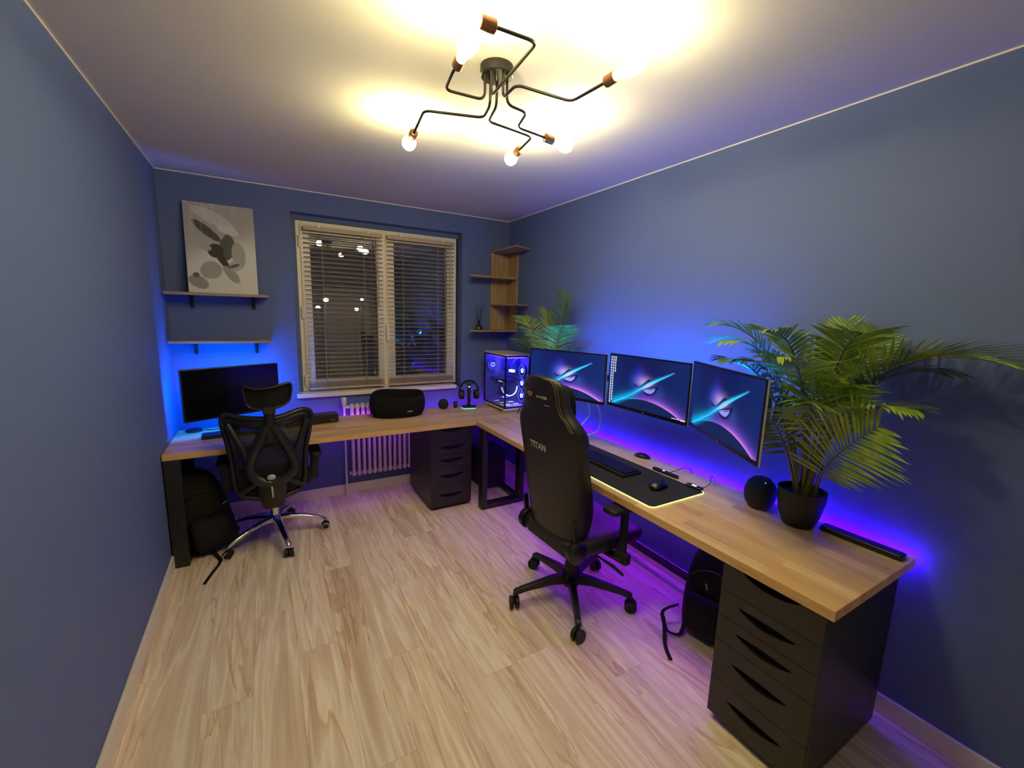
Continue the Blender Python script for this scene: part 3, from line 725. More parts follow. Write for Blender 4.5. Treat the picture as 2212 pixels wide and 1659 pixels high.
wp = blend(wp, L3(10, 62, 185), gauss(.40, .45, .17, .20) * .8)
wp = blend(wp, L3(70, 40, 190), gauss(.43, .38, .09, .16) * .7)
wp = blend(wp, L3(190, 165, 225), gauss(.49, .46, .15, .10) * .95)
wp = blend(wp, L3(20, 100, 175), gauss(.68, .60, .10, .13) * .3)
# arc of light over the dark planet
_pc = np.polyfit([.0, .1, .25, .34, .46, .6, .8, .91, 1.0], [1.06, .965, .862, .825, .797, .795, .885, .97, 1.06], 4); arc_c = lambda u: np.polyval(_pc, u)
dA = arc_c(uu) - vv
wp = blend(wp, L3(124, 84, 230), np.exp(-np.clip(dA, 0, 9) / .09) * (dA > 0) * sstep(.25, .5, uu) * .95)
wp = blend(wp, L3(0, 190, 245), np.exp(-np.clip(dA, 0, 9) / .075) * (dA > 0) * sstep(.5, .2, uu) * sstep(.02, .10, uu))
wp = blend(wp, L3(238, 140, 245), np.exp(-np.clip(dA, 0, 9) / .032) * (dA > 0) * sstep(.42, .75, uu))
wp = blend(wp, L3(16, 34, 84), sstep(.004, -.004, dA))
# eye shapes
wp = blend(wp, L3(18, 22, 84), poly_mask([(.43, .545), (.46, .50), (.54, .375), (.60, .375), (.62, .38), (.54, .44), (.48, .53), (.44, .58)]))
wp = blend(wp, L3(16, 26, 92), poly_mask([(.34, .49), (.38, .53), (.44, .55), (.43, .57), (.38, .565), (.35, .53)]))
wp = blend(wp, L3(12, 24, 96), poly_mask([(.455, .60), (.50, .555), (.60, .50), (.68, .475), (.665, .53), (.64, .60), (.60, .665), (.555, .69), (.51, .67)]))
wp = blend(wp, L3(150, 150, 240), poly_mask([(.478, .60), (.55, .555), (.63, .52), (.625, .57), (.60, .62), (.575, .645), (.53, .64), (.50, .62)]))
wp = blend(wp, L3(20, 24, 90), poly_mask([(.54, .575), (.60, .54), (.635, .535), (.60, .555), (.55, .58)], .003))
wp = blend(wp, L3(18, 24, 96), poly_mask([(.43, .62), (.445, .63), (.465, .675), (.45, .66)], .004))
sl_ = [(.10, .94), (.22, .83), (.34, .71), (.45, .585), (.55, .47), (.64, .365), (.74, .275), (.835, .185)]
d1, w1 = seg_d(sl_, .045, .003)
wp = blend(wp, L3(0, 170, 240), np.exp(-(d1 / (w1 * 1.3 + .006)) ** 2) * .8)
core = poly_mask([(.07, .965), (.20, .845), (.34, .715), (.44, .585), (.50, .505), (.58, .41), (.68, .325), (.77, .245), (.84, .18), (.77, .262), (.70, .335), (.62, .43), (.53, .54), (.45, .605), (.34, .735), (.20, .87), (.09, .975)], .004)
wp = blend(wp, L3(60, 215, 250), core)
wp = blend(wp, L3(176, 205, 250), core * gauss(.53, .50, .14, .12))
m_wall_paper = vcol_mat('lit_wallpaper_screen', 1.0)
m_wall_paper_r = vcol_mat('lit_wallpaper_screen_bright', 1.25)
m_bezel = mat('black_bezel', rgb(12, 12, 14), .3)
def lit_monitor(label, a, b, z0, z1, icons=False, bright=1):
    a, b = V(a), V(b); mid = (a + b) / 2; d = (b - a); wl = d.length; x = d.normalized(); y = V((0, 0, 1)).cross(x)   # x: viewer's left to right
    t = bpy.data.objects.new('monitor', None); SC.collection.objects.link(t)
    t.location = (mid.x, mid.y, z0); t.rotation_euler = (0, 0, math.atan2(x.y, x.x))
    tag(t, label, 'monitor', 'lit wallpaper monitors above the right-hand desk')
    h = z1 - z0; hw = wl / 2
    MB().box(-hw, 0, 0, hw, .010, h).box(-hw * .8, .010, h * .12, hw * .8, .024, h * .88).box(-hw * .5, .022, h * .25, hw * .5, .045, h * .8).build('housing', m_bezel, t, bevel=.002)
    MB().box(hw, .003, 0, hw + .002, .010, h).build('side_trim', m_silver, t)
    bz = .009
    global wp_mesh
    sc_o = grid_mesh('screen', lambda u, v: (-hw + bz + (wl - 2 * bz) * u, -.0008, h - bz - (h - 2 * bz - .012) * v), wp, m_wall_paper if bright == 1 else m_wall_paper_r, t)
    MB().lathe([(.004, 0), (.004, .001)], (0, -.0002, .009), (0, -1, 0), 10).build('maker_logo', m_grey, t)
    MB().beam((0, .045, h * .5), (0, .085, h * .5), .10, .10).build('mount_plate', m_blackmet, t, bevel=.003)
    led = MB()
    led.box(-hw * .85, .046, h * .86, hw * (.15 if 'palm' in label else .85), .050, h * .885)
    led.build('backlight_strip', m_led2, t)
    if icons:
        ic = MB(); rs = random.Random(3); m_ic = emit('desktop_icons', (.75, .82, 1), 1.0)
        for c, n in ((0, 18), (1, 17), (2, 6)):
            for r in range(n):
                x_ = -hw + .018 + c * .0175; z_ = h - .022 - r * .0168
                k = rs.random() * .002
                ic.box(x_, -.0016, z_ - .004, x_ + .006 + k, -.0010, z_ + .004).box(x_ - .002, -.0016, z_ - .0078, x_ + .009 + k, -.0010, z_ - .006)
        ic.build('desktop_icons', m_ic, t, kind='stuff')
        MB().box(hw - .10, -.0016, .024, hw - .05, -.0010, .027).box(hw - .04, -.0016, .022, hw - .014, -.0010, .028).build('taskbar_marks', m_ic, t)
    return t
lit_monitor('leftmost lit wallpaper monitor, partly hidden by the gaming chair', (2.262, 2.625), (2.470, 2.045), 1.055, 1.392) if 0 else None
lit_monitor('leftmost lit wallpaper monitor, partly hidden by the gaming chair', (2.262, 2.625, 0), (2.475, 2.045, 0), 1.062, 1.395, bright=2)
lit_monitor('middle lit wallpaper monitor with columns of desktop icons', (2.488, 2.035, 0), (2.490, 1.425, 0), 1.070, 1.408, icons=True)
lit_monitor('rightmost lit wallpaper monitor, beside the big potted palm', (2.485, 1.415, 0), (2.168, .862, 0), 1.085, 1.424)
ma = thing('monitor_mount', 'black wall arm carrying the three lit monitors', 'monitor mount', (2.70, 1.73, 1.24))
MB().box(.035, -.09, -.12, .062, .09, .12).build('wall_plate', m_blackmet, ma, bevel=.003)
MB().beam((.04, 0, 0), (-.12, 0, 0), .05, .05).beam((-.12, -.62, .02), (-.12, .62, -.02), .035, .04).build('cross_bar', m_blackmet, ma, bevel=.003)
MB().beam((-.12, .60, -.02), (-.28, .62, -.02), .03, .03).beam((-.12, -.60, .02), (-.33, -.62, .02), .03, .03).build('side_arm', m_blackmet, ma, bevel=.003)
cb = MB().tube(smoothline([(2.52, 2.30, 1.09), (2.56, 2.28, .95), (2.50, 2.31, .84), (2.57, 2.33, .775), (2.64, 2.27, .82), (2.62, 2.24, .95), (2.54, 2.22, 1.08)], 6), .006, 8).build('cable', mat('white_cable', rgb(200, 205, 220), .5), smooth=60)
tag(cb, 'pale looped cable hanging behind the gaming chair below the leftmost lit monitor', 'cable')

# ================================================================== RIGHT DESK THINGS
mat_t = thing('desk_mat', 'large black desk mat with a glowing yellow-green edge', 'desk mat', (2.325, 1.79, TH))
def rrect(hx, hy, r, n=5):
    P = []
    for sx, sy, a0 in ((1, 1, 0), (-1, 1, PI / 2), (-1, -1, PI), (1, -1, 3 * PI / 2)):
        for k in range(n + 1):
            a = a0 + PI / 2 * k / n; P.append((sx * (hx - r) + r * math.cos(a), sy * (hy - r) + r * math.sin(a)))
    return P
MB().prism(rrect(.198, .49, .028), .001, .0045).build('mat_surface', mat('mat_fabric', rgb(30, 27, 28), .85, bump=.3, bscale=900), mat_t)
_e = rrect(.2005, .4925, .03); MB().tube([(x, y, .0032) for x, y in [(-.2005, .46)] + _e[12:24] + [(.2005, -.435)]], .0026, 6).build('light_edge', emit('yellow_green_edge', (.70, .92, .30), 1.7), mat_t)
kb2 = thing('keyboard', 'black keyboard lying on the glowing desk mat', 'keyboard', (2.345, 1.86, TH + .005), -PI / 2 - .01)
MB().box(-.225, -.075, 0, .225, .070, .018).build('keyboard_body', m_matte, kb2, bevel=.003)
keys(kb2, 21, 6, -.217, .217, -.058, .055, .018, .007)
MB().box(-.217, .058, .018, .217, .067, .020).box(.15, .0585, .0202, .19, .064, .0206).build('status_strip', m_bezel, kb2)
ms = thing('mouse', 'black computer mouse on the near end of the desk mat', 'mouse', (2.345, 1.455, TH + .005), -PI / 2 + .2)
rings = []
for (y, wd_, hh_) in ((-.062, .012, .012), (-.055, .026, .024), (-.035, .033, .036), (-.010, .034, .042), (.02, .031, .038), (.045, .028, .026), (.058, .022, .016), (.063, .010, .008)):
    rings.append([(wd_ * math.cos(a), y, max(0, hh_ * .55 + hh_ * .55 * math.sin(a)) if math.sin(a) > -.8 else 0) for a in [2 * PI * k / 16 for k in range(16)]])
MB().loft(rings).build('mouse_shell', m_plastic, ms, smooth=70)
MB().lathe([(.009, -.004), (.009, .004)], (0, .035, .034), (1, 0, 0), 12).build('scroll_wheel', m_matte, ms, smooth=40)
m2 = thing('pointed_gadget', 'small black pointed gadget behind the desk mat near the wall', 'gadget', (2.66, 1.86, TH), .3)
rings = []
for (y, wd_, hh_) in ((-.055, .006, .008), (-.04, .022, .018), (-.01, .034, .028), (.02, .033, .026), (.045, .02, .016), (.052, .008, .008)):
    rings.append([(wd_ * math.cos(a), y, max(0, hh_ * .5 + hh_ * .5 * math.sin(a))) for a in [2 * PI * k / 14 for k in range(14)]])
MB().loft(rings).build('shell', m_plastic, m2, smooth=70)
hub = thing('usb_hub', 'slim black bar with a small blue light behind the desk mat', 'usb hub', (2.555, 1.585, TH), .03)
MB().prism(rrect(.014, .088, .012), .001, .016).build('housing', m_plastic, hub, bevel=.003)
MB().tube([(.006 * math.cos(t), .012 + .006 * math.sin(t), .0165) for t in [2 * PI * k / 12 for k in range(12)]], .0013, 5, closed=True).build('power_light', emit('blue_dot', (.15, .25, 1), 6), hub)
MB().tube(smoothline([(.012, -.01, .008), (.06, -.03, .02), (.10, -.05, .035), (.13, -.07, .03), (.15, -.075, .0)], 5), .002, 6).build('hub_cable', m_plastic, hub, smooth=60)
cbx = thing('light_controller', 'small black cable box with a teal light clipped on the mat edge', 'controller', (2.520, 1.365, TH), .1)
MB().box(-.014, -.045, .002, .018, .045, .018).build('housing', m_plastic, cbx, bevel=.005, seg=3)
MB().box(-.006, -.012, .018, .007, .012, .0188).build('button_light', emit('teal_button', (.3, 1, .8), 3), cbx)
MB().tube(smoothline([(.016, -.03, .008), (.08, -.04, .022), (.14, -.01, .04), (.18, .0, .03), (.20, -.01, 0)], 5), .002, 6).build('controller_cable', m_plastic, cbx, smooth=60)
s2 = thing('smart_speaker', 'large charcoal ball speaker beside the big palm pot', 'speaker', (2.617, 1.075, TH))
MB().lathe([(.035, 0), (.048, .006), (.062, .028), (.070, .062), (.069, .092), (.058, .125), (.038, .146), (.018, .154), (.003, .156)], n=28).build('speaker_shell', m_ball, s2, smooth=60)
MB().ell((-.03, -.035, .140), .003, 8, 5).build('status_light', emit('speaker_dot', (.6, .7, 1), .6), s2)
br = thing('sensor_bar', 'long black bar lying along the back edge near the desk end', 'bar', (2.655, .675, TH), 0)
MB().prism(rrect(.027, .142, .012), .001, .024).build('bar_body', mat('bar_black', rgb(20, 20, 24), .3), br, bevel=.006, seg=3)
for y in (-.1, .1): MB().box(-.015, y - .01, 0, .015, y + .01, .002).build('rubber_foot', m_matte, br)

# ================================================================== POTTED PALMS
def leaflet(b, p, d, n, L, wd_, droop, xmax, ymax=9e9):
    """a folded narrow blade from p along d, bending down"""
    d = d.normalized(); n = (n - d * n.dot(d)).normalized(); s_ = d.cross(n)
    pts = []; K = 4; q = V(p); dd = V(d)
    for k in range(K + 1):
        pts.append(V(q)); dd = (dd + V((0, 0, -droop / K))).normalized(); q = q + dd * L / K
    ws = [.35, .95, 1.0, .72, .04]; base = len(b.v); vs = []
    for k, q in enumerate(pts):
        hw_ = wd_ / 2 * ws[k]
        for c in (q - s_ * hw_ + n * hw_ * .35, q, q + s_ * hw_ + n * hw_ * .35):
            vs.append(V((min(c.x, xmax), min(c.y, ymax), c.z)))
    fs = []
    for k in range(K):
        a = k * 3; fs += [(a, a + 1, a + 4, a + 3), (a + 1, a + 2, a + 5, a + 4)]
    b.add(vs, fs)
def frond(par, base, ctrl, tip, nl=17, L=.17, start=.42, wd_=.013, m=None, droop=.5, name='frond', xmax=9, rs=None, up=None, ymax=9e9, fwd=.75):
    o = V(par.location); rs = rs or random
    base, ctrl, tip = V(base), V(ctrl), V(tip)
    pts = [p - o for p in bez(base, ctrl, tip, 18)]
    b = MB(); b.tube(pts, [.0065 * (1 - .85 * i / 18) + .0007 for i in range(19)], 6)
    b.build('stem', m_stem, par, smooth=60)
    b = MB()
    for side in (-1, 1):
        for k in range(nl):
            t = start + (1 - start) * (k + .5 * rs.random()) / nl
            p = base * (1 - t) ** 2 + ctrl * 2 * t * (1 - t) + tip * t * t - o
            T = ((ctrl - base) * 2 * (1 - t) + (tip - ctrl) * 2 * t).normalized()
            upv = V(up) if up else V((0, 0, 1)); n = (upv - T * upv.dot(T)); n = n.normalized() if n.length > .05 else V((1, 0, 0))
            S = T.cross(n).normalized()
            tt = (t - start) / (1 - start); f = fwd * (.65 + .9 * tt)
            d = S * side + T * f + n * (.28 - .2 * tt)
            ll = L * (.55 + 1.15 * tt * (1 - tt) * 1.6 + .05) * (1 - .42 * max(0, tt - .7) / .3) * rs.uniform(.88, 1.1)
            leaflet(b, p, d, n, ll, wd_ * rs.uniform(.85, 1.15), droop * rs.uniform(.6, 1.3), xmax - o.x, ymax - o.y)
    return b.build(name, m or m_leaf, par, smooth=50)
def pot(t, r, h):
    MB().lathe([(r * .62, 0), (r * .66, .006), (r * .86, h * .35), (r * .985, h * .75), (r, h), (r * .93, h), (r * .90, h * .86)], n=32).build('pot', m_pot, t, smooth=50)
    MB().lathe([(r * .9, h * .84), (r * .5, h * .87), (.004, h * .88)], n=24).build('soil', m_soil, t, smooth=60)
palm = thing('potted_palm', 'big potted palm with long green fronds near the end of the right-hand desk', 'potted palm', (2.605, .892, TH))
pot(palm, .094, .165)
rs = random.Random(5); XM = W - .008; B0 = lambda dx, dy: (2.605 + dx, .892 + dy, TH + .14)
FR = [ # base, ctrl, tip, nl, L, droop, mat, up
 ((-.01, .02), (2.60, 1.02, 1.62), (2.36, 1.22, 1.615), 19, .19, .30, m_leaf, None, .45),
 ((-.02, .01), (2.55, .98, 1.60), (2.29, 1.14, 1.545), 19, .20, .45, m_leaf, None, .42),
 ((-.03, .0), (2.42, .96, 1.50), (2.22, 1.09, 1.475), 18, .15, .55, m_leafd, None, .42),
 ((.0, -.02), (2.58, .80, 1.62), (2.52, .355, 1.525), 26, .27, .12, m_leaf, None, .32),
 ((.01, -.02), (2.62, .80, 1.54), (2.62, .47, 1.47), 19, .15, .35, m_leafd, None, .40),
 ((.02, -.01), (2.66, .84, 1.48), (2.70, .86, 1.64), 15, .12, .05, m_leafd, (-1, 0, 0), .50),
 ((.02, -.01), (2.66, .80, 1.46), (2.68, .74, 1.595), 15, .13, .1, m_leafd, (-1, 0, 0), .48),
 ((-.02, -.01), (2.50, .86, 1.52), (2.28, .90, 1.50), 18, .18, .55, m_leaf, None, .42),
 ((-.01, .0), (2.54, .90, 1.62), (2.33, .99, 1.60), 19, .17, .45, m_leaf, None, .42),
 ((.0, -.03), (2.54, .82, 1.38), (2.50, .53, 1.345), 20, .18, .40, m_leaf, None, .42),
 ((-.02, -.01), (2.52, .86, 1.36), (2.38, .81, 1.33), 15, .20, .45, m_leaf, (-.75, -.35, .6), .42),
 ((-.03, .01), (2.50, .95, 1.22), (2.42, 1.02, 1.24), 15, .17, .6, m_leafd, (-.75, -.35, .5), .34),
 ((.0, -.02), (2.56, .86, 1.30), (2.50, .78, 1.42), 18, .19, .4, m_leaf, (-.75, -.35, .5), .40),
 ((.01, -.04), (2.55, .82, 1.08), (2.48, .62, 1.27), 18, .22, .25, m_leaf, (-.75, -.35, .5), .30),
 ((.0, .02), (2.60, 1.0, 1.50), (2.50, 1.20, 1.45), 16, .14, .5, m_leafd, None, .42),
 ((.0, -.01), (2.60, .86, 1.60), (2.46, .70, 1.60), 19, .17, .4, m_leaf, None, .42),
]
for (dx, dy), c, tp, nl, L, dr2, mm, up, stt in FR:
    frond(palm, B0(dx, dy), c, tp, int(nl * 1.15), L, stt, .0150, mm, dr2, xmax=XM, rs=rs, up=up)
for i, (dx, dy, hx, hy, hz) in enumerate(((-.035, .005, -.05, .01, .17), (.03, -.035, .05, -.045, .15), (.01, -.04, .02, -.06, .16), (-.02, -.02, -.02, -.04, .18))):
    MB().cyl(V((dx, dy, .13)), V((hx, hy, .13 + hz)), .011, 8, .007).build('stem', m_stem, palm, smooth=60)
palm2 = thing('potted_palm', 'smaller potted palm in the back corner behind the leftmost lit monitor', 'potted palm', (2.625, 2.86, TH))
pot(palm2, .085, .15)
B1 = lambda dx, dy: (2.625 + dx, 2.86 + dy, TH + .13); rs = random.Random(9)
for (dx, dy), c, tp, nl, L, dr2, mm, up, stt in [
 ((.01, -.01), (2.64, 2.82, 1.50), (2.61, 2.68, 1.80), 18, .15, .10, m_leafd, (-1, 0, 0), .45),
 ((.0, .02), (2.60, 3.02, 1.55), (2.56, 3.25, 1.62), 17, .15, .45, m_leaf, None, .42),
 ((.0, .02), (2.58, 3.02, 1.38), (2.52, 3.20, 1.42), 16, .15, .5, m_leafd, None, .42),
 ((-.01, -.01), (2.56, 2.74, 1.48), (2.47, 2.52, 1.56), 17, .15, .4, m_leaf, None, .42),
 ((-.01, .0), (2.54, 2.84, 1.46), (2.42, 2.72, 1.50), 16, .16, .6, m_leaf, None, .42),
 ((-.01, .01), (2.54, 2.92, 1.46), (2.42, 2.96, 1.44), 16, .15, .6, m_leafd, None, .42),
 ((.0, .0), (2.62, 2.90, 1.55), (2.56, 2.86, 1.66), 14, .13, .3, m_leaf, (-1, 0, 0), .45),
 ((.0, -.02), (2.63, 2.72, 1.36), (2.60, 2.52, 1.40), 15, .13, .5, m_leafd, None, .42)]:
    frond(palm2, B1(dx, dy), c, tp, int(nl * 1.3), L * 1.1, stt, .011, mm, dr2, xmax=XM, rs=rs, up=up, ymax=3.60)

# ================================================================== GAMING CHAIR (faces +x)
gc = thing('gaming_chair', 'tall black leatherette gaming chair with lettering, in front of the right-hand desk', 'gaming chair', (2.05, 1.775, 0), math.radians(2))
def caster(par, d, r_out, wheel_r, m_wheel, m_hub=None, yaw_=0, hood=True, wz=.0):
    e = d * r_out; ax = Matrix.Rotation(yaw_, 3, 'Z') @ V((-d.y, d.x, 0))
    for s in (-1, 1):
        c = V((e.x, e.y, wheel_r)) + ax * s * .017
        MB().lathe([(wheel_r * .55, -.009), (wheel_r * .95, -.009), (wheel_r, -.005), (wheel_r, .005), (wheel_r * .95, .009), (wheel_r * .5, .010), (.004, .010)], c, ax * s, 18).build('caster_wheel', m_wheel, par, smooth=50)
        if m_hub: MB().tube([c + ax * s * .010 + (d * math.cos(t) + V((0, 0, 1)) * math.sin(t)) * wheel_r * .80 for t in [2 * PI * k / 18 for k in range(18)]], .0035, 6, closed=True).build('caster_rim', m_hub, par, smooth=60)
    MB().ell((e.x, e.y, wheel_r * 1.25), (wheel_r * .9, .012, wheel_r * .75), 12, 8, Matrix.Rotation(math.atan2(d.y, d.x), 3, 'Z')).cyl((e.x, e.y, wheel_r), (e.x, e.y, wheel_r * 2 + .02), .009, 10).build('caster_fork', m_matte, par, smooth=60)
angs = [95, 167.5, 239, 311, 24]
for i, a in enumerate(angs):
    a = math.radians(a - 2); d = V((math.cos(a), math.sin(a), 0))
    leg = MB(); n_ = V((-d.y, d.x, 0)); R0, R1 = .03, .345
    rr = []
    for r, z_, hw_, hh_ in ((R0, .135, .030, .030), (.12, .135, .024, .024), (.28, .112, .018, .016), (.335, .100, .018, .015), (.350, .093, .016, .012)):
        c = d * r + V((0, 0, z_)); rr.append([c + n_ * hw_ * x + V((0, 0, hh_ * z)) for x, z in ((-1, -1), (-.7, .8), (.7, .8), (1, -1))])
    leg.loft(rr).build('base_leg', m_blackmet, gc, bevel=.003)
    caster(gc, d, .345, .034, m_matte, None, .5 + i * .9)
MB().lathe([(.045, .085), (.052, .10), (.050, .165), (.040, .175)], n=20).build('base_hub', m_matte, gc, smooth=40)
MB().lathe([(.040, .17), (.042, .19), (.034, .24), (.032, .33)], n=18).build('gas_lift', m_matte, gc, smooth=40)
MB().box(-.13, -.09, .33, .13, .09, .375).box(-.16, -.14, .365, .16, .14, .39).build('tilt_mechanism', m_matte, gc, bevel=.006)
MB().tube([(.02, -.09, .345), (.04, -.20, .335), (.06, -.26, .32), (.09, -.31, .285)], [.006, .006, .009, .008], 8).build('tilt_lever', m_matte, gc, smooth=60)
# seat cushion: lofted from back to front
def sect(x, y0, zc, hw_, hh_, bol=.03, n=20):
    P = []
    for k in range(n):
        t = 2 * PI * k / n; cx_ = math.copysign(abs(math.cos(t)) ** .55, math.cos(t)); sz = math.copysign(abs(math.sin(t)) ** .6, math.sin(t))
        z_ = zc + hh_ * sz
        if sz > 0: z_ += bol * max(0, abs(cx_) - .55) / .45
        P.append(V((x, y0 + hw_ * cx_, z_)))
    return P
MB().loft([sect(-.21, 0, .435, .20, .035, 0), sect(-.19, 0, .435, .235, .045, .02), sect(-.05, 0, .437, .262, .05, .035), (sect(.12, 0, .437, .268, .052, .035)), sect(.25, 0, .437, .262, .052, .025), sect(.30, 0, .434, .25, .045, .012), sect(.318, 0, .43, .225, .030, 0)]).build('seat_cushion', m_leather, gc, smooth=60, sub=1)
# backrest: horizontal sections (local x forward, y across) stacked in z
def bsec(z, hw_, thick, wing, xoff):
    P = []; # closed loop, back side first
    for s in [-1 + 2 * k / 10 for k in range(11)]:      # back face, slightly bowed
        P.append(V((xoff - .012 * (1 - s * s) + .03 * abs(s) ** 4, hw_ * s, z)))
    for s in [1 - 2 * k / 10 for k in range(11)]:       # front face with side bolsters
        w_ = wing * max(0, (abs(s) - .45) / .55) ** 1.3
        P.append(V((xoff + thick + w_ - .02 * (abs(s) ** 8), hw_ * s * (.97 if abs(s) > .95 else 1), z)))
    return P
lx = lambda z: -.185 - .105 * (z - .45) / .9
prof = [(.440, .195, .06, .04), (.445, .205, .07, .05), (.52, .212, .085, .085), (.62, .226, .09, .11), (.75, .232, .09, .10), (.88, .242, .085, .07), (.98, .258, .08, .06), (1.04, .268, .08, .055), (1.085, .262, .078, .045), (1.125, .228, .075, .03), (1.155, .192, .072, .022),
        (1.20, .172, .07, .02), (1.25, .168, .07, .018), (1.29, .156, .066, .01), (1.318, .134, .055, .0), (1.332, .095, .035, 0)]
dyc = lambda z: 0
MB().loft([bsec(z, hw_, th_, wg, lx(z)) for z, hw_, th_, wg in prof]).build('backrest', m_leather, gc, smooth=70, sub=1)
# piping: two stitched lines along both edges of the back shell
for s in (-1, 1):
    for off in (.020, .034):
        pts = [(lx(z) - .002 + .012 * 0 + .012 * ((hw_ - off) / hw_) ** 4 - .0125 * (1 - ((hw_ - off) / hw_) ** 2) + .003, s * (hw_ - off), z) for z, hw_, th_, wg in prof[8:15]]
        MB().tube(smoothline(pts, 4), .0022, 5).build('piping', m_stitch, gc, smooth=60)
# lower back panel seam / plastic shell and hinge covers
MB().box(lx(.5) - .018, -.165, .40, lx(.5) + .02, .165, .475).build('lower_back_cover', m_matte, gc, bevel=.012, seg=3)
for s in (-1, 1):
    MB().lathe([(.058, -.022), (.062, -.012), (.060, .012), (.045, .022), (.004, .024)], (-.165, s * .225, .445), (0, s, 0), 24).build('hinge_cover', m_plastic, gc, smooth=50)
    MB().beam((-.165, s * .222, .44), (-.19, s * .222, .60), .03, .014, (0, 1, 0)).build('back_bracket', m_matte, gc, bevel=.004)
    MB().beam((-.165, s * .235, .425), (.05, s * .16, .395), .03, .02, (0, 1, 0)).build('seat_bracket', m_matte, gc, bevel=.004)
    MB().beam((.05, s * .16, .385), (.08, s * .305, .375), .06, .018).beam((.08, s * .300, .36), (.08, s * .300, .42), .085, .045, (1, 0, 0)).build('arm_bracket', m_matte, gc, bevel=.008)
    MB().beam((.08, s * .300, .40), (.08, s * .300, .655), .042, .024, (1, 0, 0)).build('arm_column', m_matte, gc, bevel=.006)
    MB().prism([(x + .075, y + s * .300) for x, y in rrect(.125, .048, .03)], .658, .688).build('arm_pad', m_matte, gc, bevel=.008, seg=3)
# head pillow
MB().loft([[V((lx(z) + .085 + dx, y * wy, z)) for dx, y in ((0, -1), (.03, -1.02), (.065, -.8), (.075, 0), (.065, .8), (.03, 1.02), (0, 1), (-.005, 0))] for z, wy, in ((1.085, .09), (1.10, .125), (1.15, .14), (1.22, .14), (1.265, .125), (1.28, .09))]).build('head_pillow', m_softcloth, gc, smooth=70, sub=1)
# lettering and emblem on the back
def back_mtx(y, z):
    return basis((0, -1, 0), V((-.117, 0, 1)).normalized(), V((-1, 0, -.117)).normalized(), (lx(z) - .0165 + .012 * (y / .25) ** 2, y, z))
text('lettering', 'TITAN', .048, m_grey, gc, back_mtx(.02, .955), bold=.0012, extrude=.001)
text('small_lettering', 'secretlab', .024, m_grey, gc, back_mtx(-.035, 1.228), extrude=.001)
e = MB().prism([(-.019, .012), (.019, .012), (.019, -.004), (.0, -.016), (-.019, -.004)], 0, .002).build('emblem', mat('pale_gold_emblem', rgb(200, 160, 120), .35, .4), gc); e.matrix_local = back_mtx(.062, 1.232)
e = MB().prism([(-.008, .005), (.007, .005), (-.002, -.001), (.008, -.006), (-.006, -.006), (.002, 0)], .002, .0028).build('emblem_mark', m_slot, gc); e.matrix_local = back_mtx(.062, 1.232)
e = MB().prism([(-.02, .004), (.02, .004), (.02, -.004), (-.02, -.004)], 0, .001).build('fabric_tab', m_grey, gc); e.matrix_local = back_mtx(-.075, 1.192); e.scale = (1, .5, 1)

# ================================================================== OFFICE CHAIR (faces +y)
oc = thing('office_chair', 'black mesh-back office chair with headrest and chrome base at the window desk', 'office chair', (.575, 3.303, 0))
angs = [210, 282, 355, 70, 143]
for i, a in enumerate(angs):
    a = math.radians(a); d = V((math.cos(a), math.sin(a), 0)); n_ = V((-d.y, d.x, 0)); rr = []
    for r, z_, hw_, hh_ in ((.025, .150, .028, .024), (.10, .148, .025, .020), (.20, .128, .021, .016), (.28, .102, .018, .014), (.325, .080, .017, .012), (.335, .072, .014, .008)):
        c = d * r + V((0, 0, z_)); rr.append([c + n_ * hw_ * math.cos(t) + V((0, 0, hh_ * math.sin(t))) for t in [2 * PI * k / 10 for k in range(10)]])
    MB().loft(rr).build('base_leg', m_chrome, oc, smooth=60)
    caster(oc, d, .325, .028, m_matte, m_silver, .4 * (i - 2))
MB().lathe([(.034, .12), (.040, .13), (.040, .165), (.03, .175)], n=20).build('base_hub', m_chrome, oc, smooth=40)
MB().lathe([(.026, .17), (.026, .30), (.020, .302), (.020, .40)], n=18).build('gas_lift', m_chrome, oc, smooth=40)
MB().box(-.10, -.14, .385, .10, .10, .425).build('tilt_mechanism', m_matte, oc, bevel=.006)
osect = lambda y, zc, hw_, hh_: [V((hw_ * math.copysign(abs(math.cos(t)) ** .5, math.cos(t)), y, zc + hh_ * math.copysign(abs(math.sin(t)) ** .6, math.sin(t)))) for t in [2 * PI * k / 20 for k in range(20)]]
MB().loft([osect(-.21, .455, .20, .02), osect(-.19, .458, .235, .032), osect(0, .46, .25, .036), osect(.18, .455, .24, .034), osect(.245, .44, .22, .024), osect(.26, .435, .19, .012)]).build('seat_cushion', m_softcloth, oc, smooth=60, sub=1)
# backrest shell in the x-z plane, curved in y
OX = -.575; OYB = -.283
def bk_y(x, z): return OYB + .06 * ((x) / .25) ** 2 - .02 * math.sin((z - .4) * 4.5) + .02
def P3(x, z, dy=0): x = x + OX; return V((x, bk_y(x, z) + dy, z))
outl = [(.355, .972), (.420, .955), (.500, .945), (.575, .940), (.650, .948), (.720, .968), (.768, .975), (.812, .958), (.818, .915), (.802, .83), (.782, .745), (.770, .65), (.766, .56), (.752, .470), (.720, .432), (.65, .410), (.575, .400), (.49, .415), (.405, .440), (.375, .480), (.362, .56), (.360, .65), (.350, .760), (.335, .85), (.322, .93), (.330, .962)]
MB().tube(smoothline([P3(x, z) for x, z in outl], 3, True), .021, 8, closed=True, squash=.8).build('back_frame', m_plastic, oc, smooth=60)
# broad upper rail
rail = [P3(x, z) for x, z in ((.335, .945), (.42, .925), (.50, .912), (.575, .908), (.65, .915), (.72, .932), (.80, .94))]
MB().tube(smoothline(rail, 3), .030, 8, squash=.35, up=(0, 1, 0)).build('top_rail', m_plastic, oc, smooth=60)
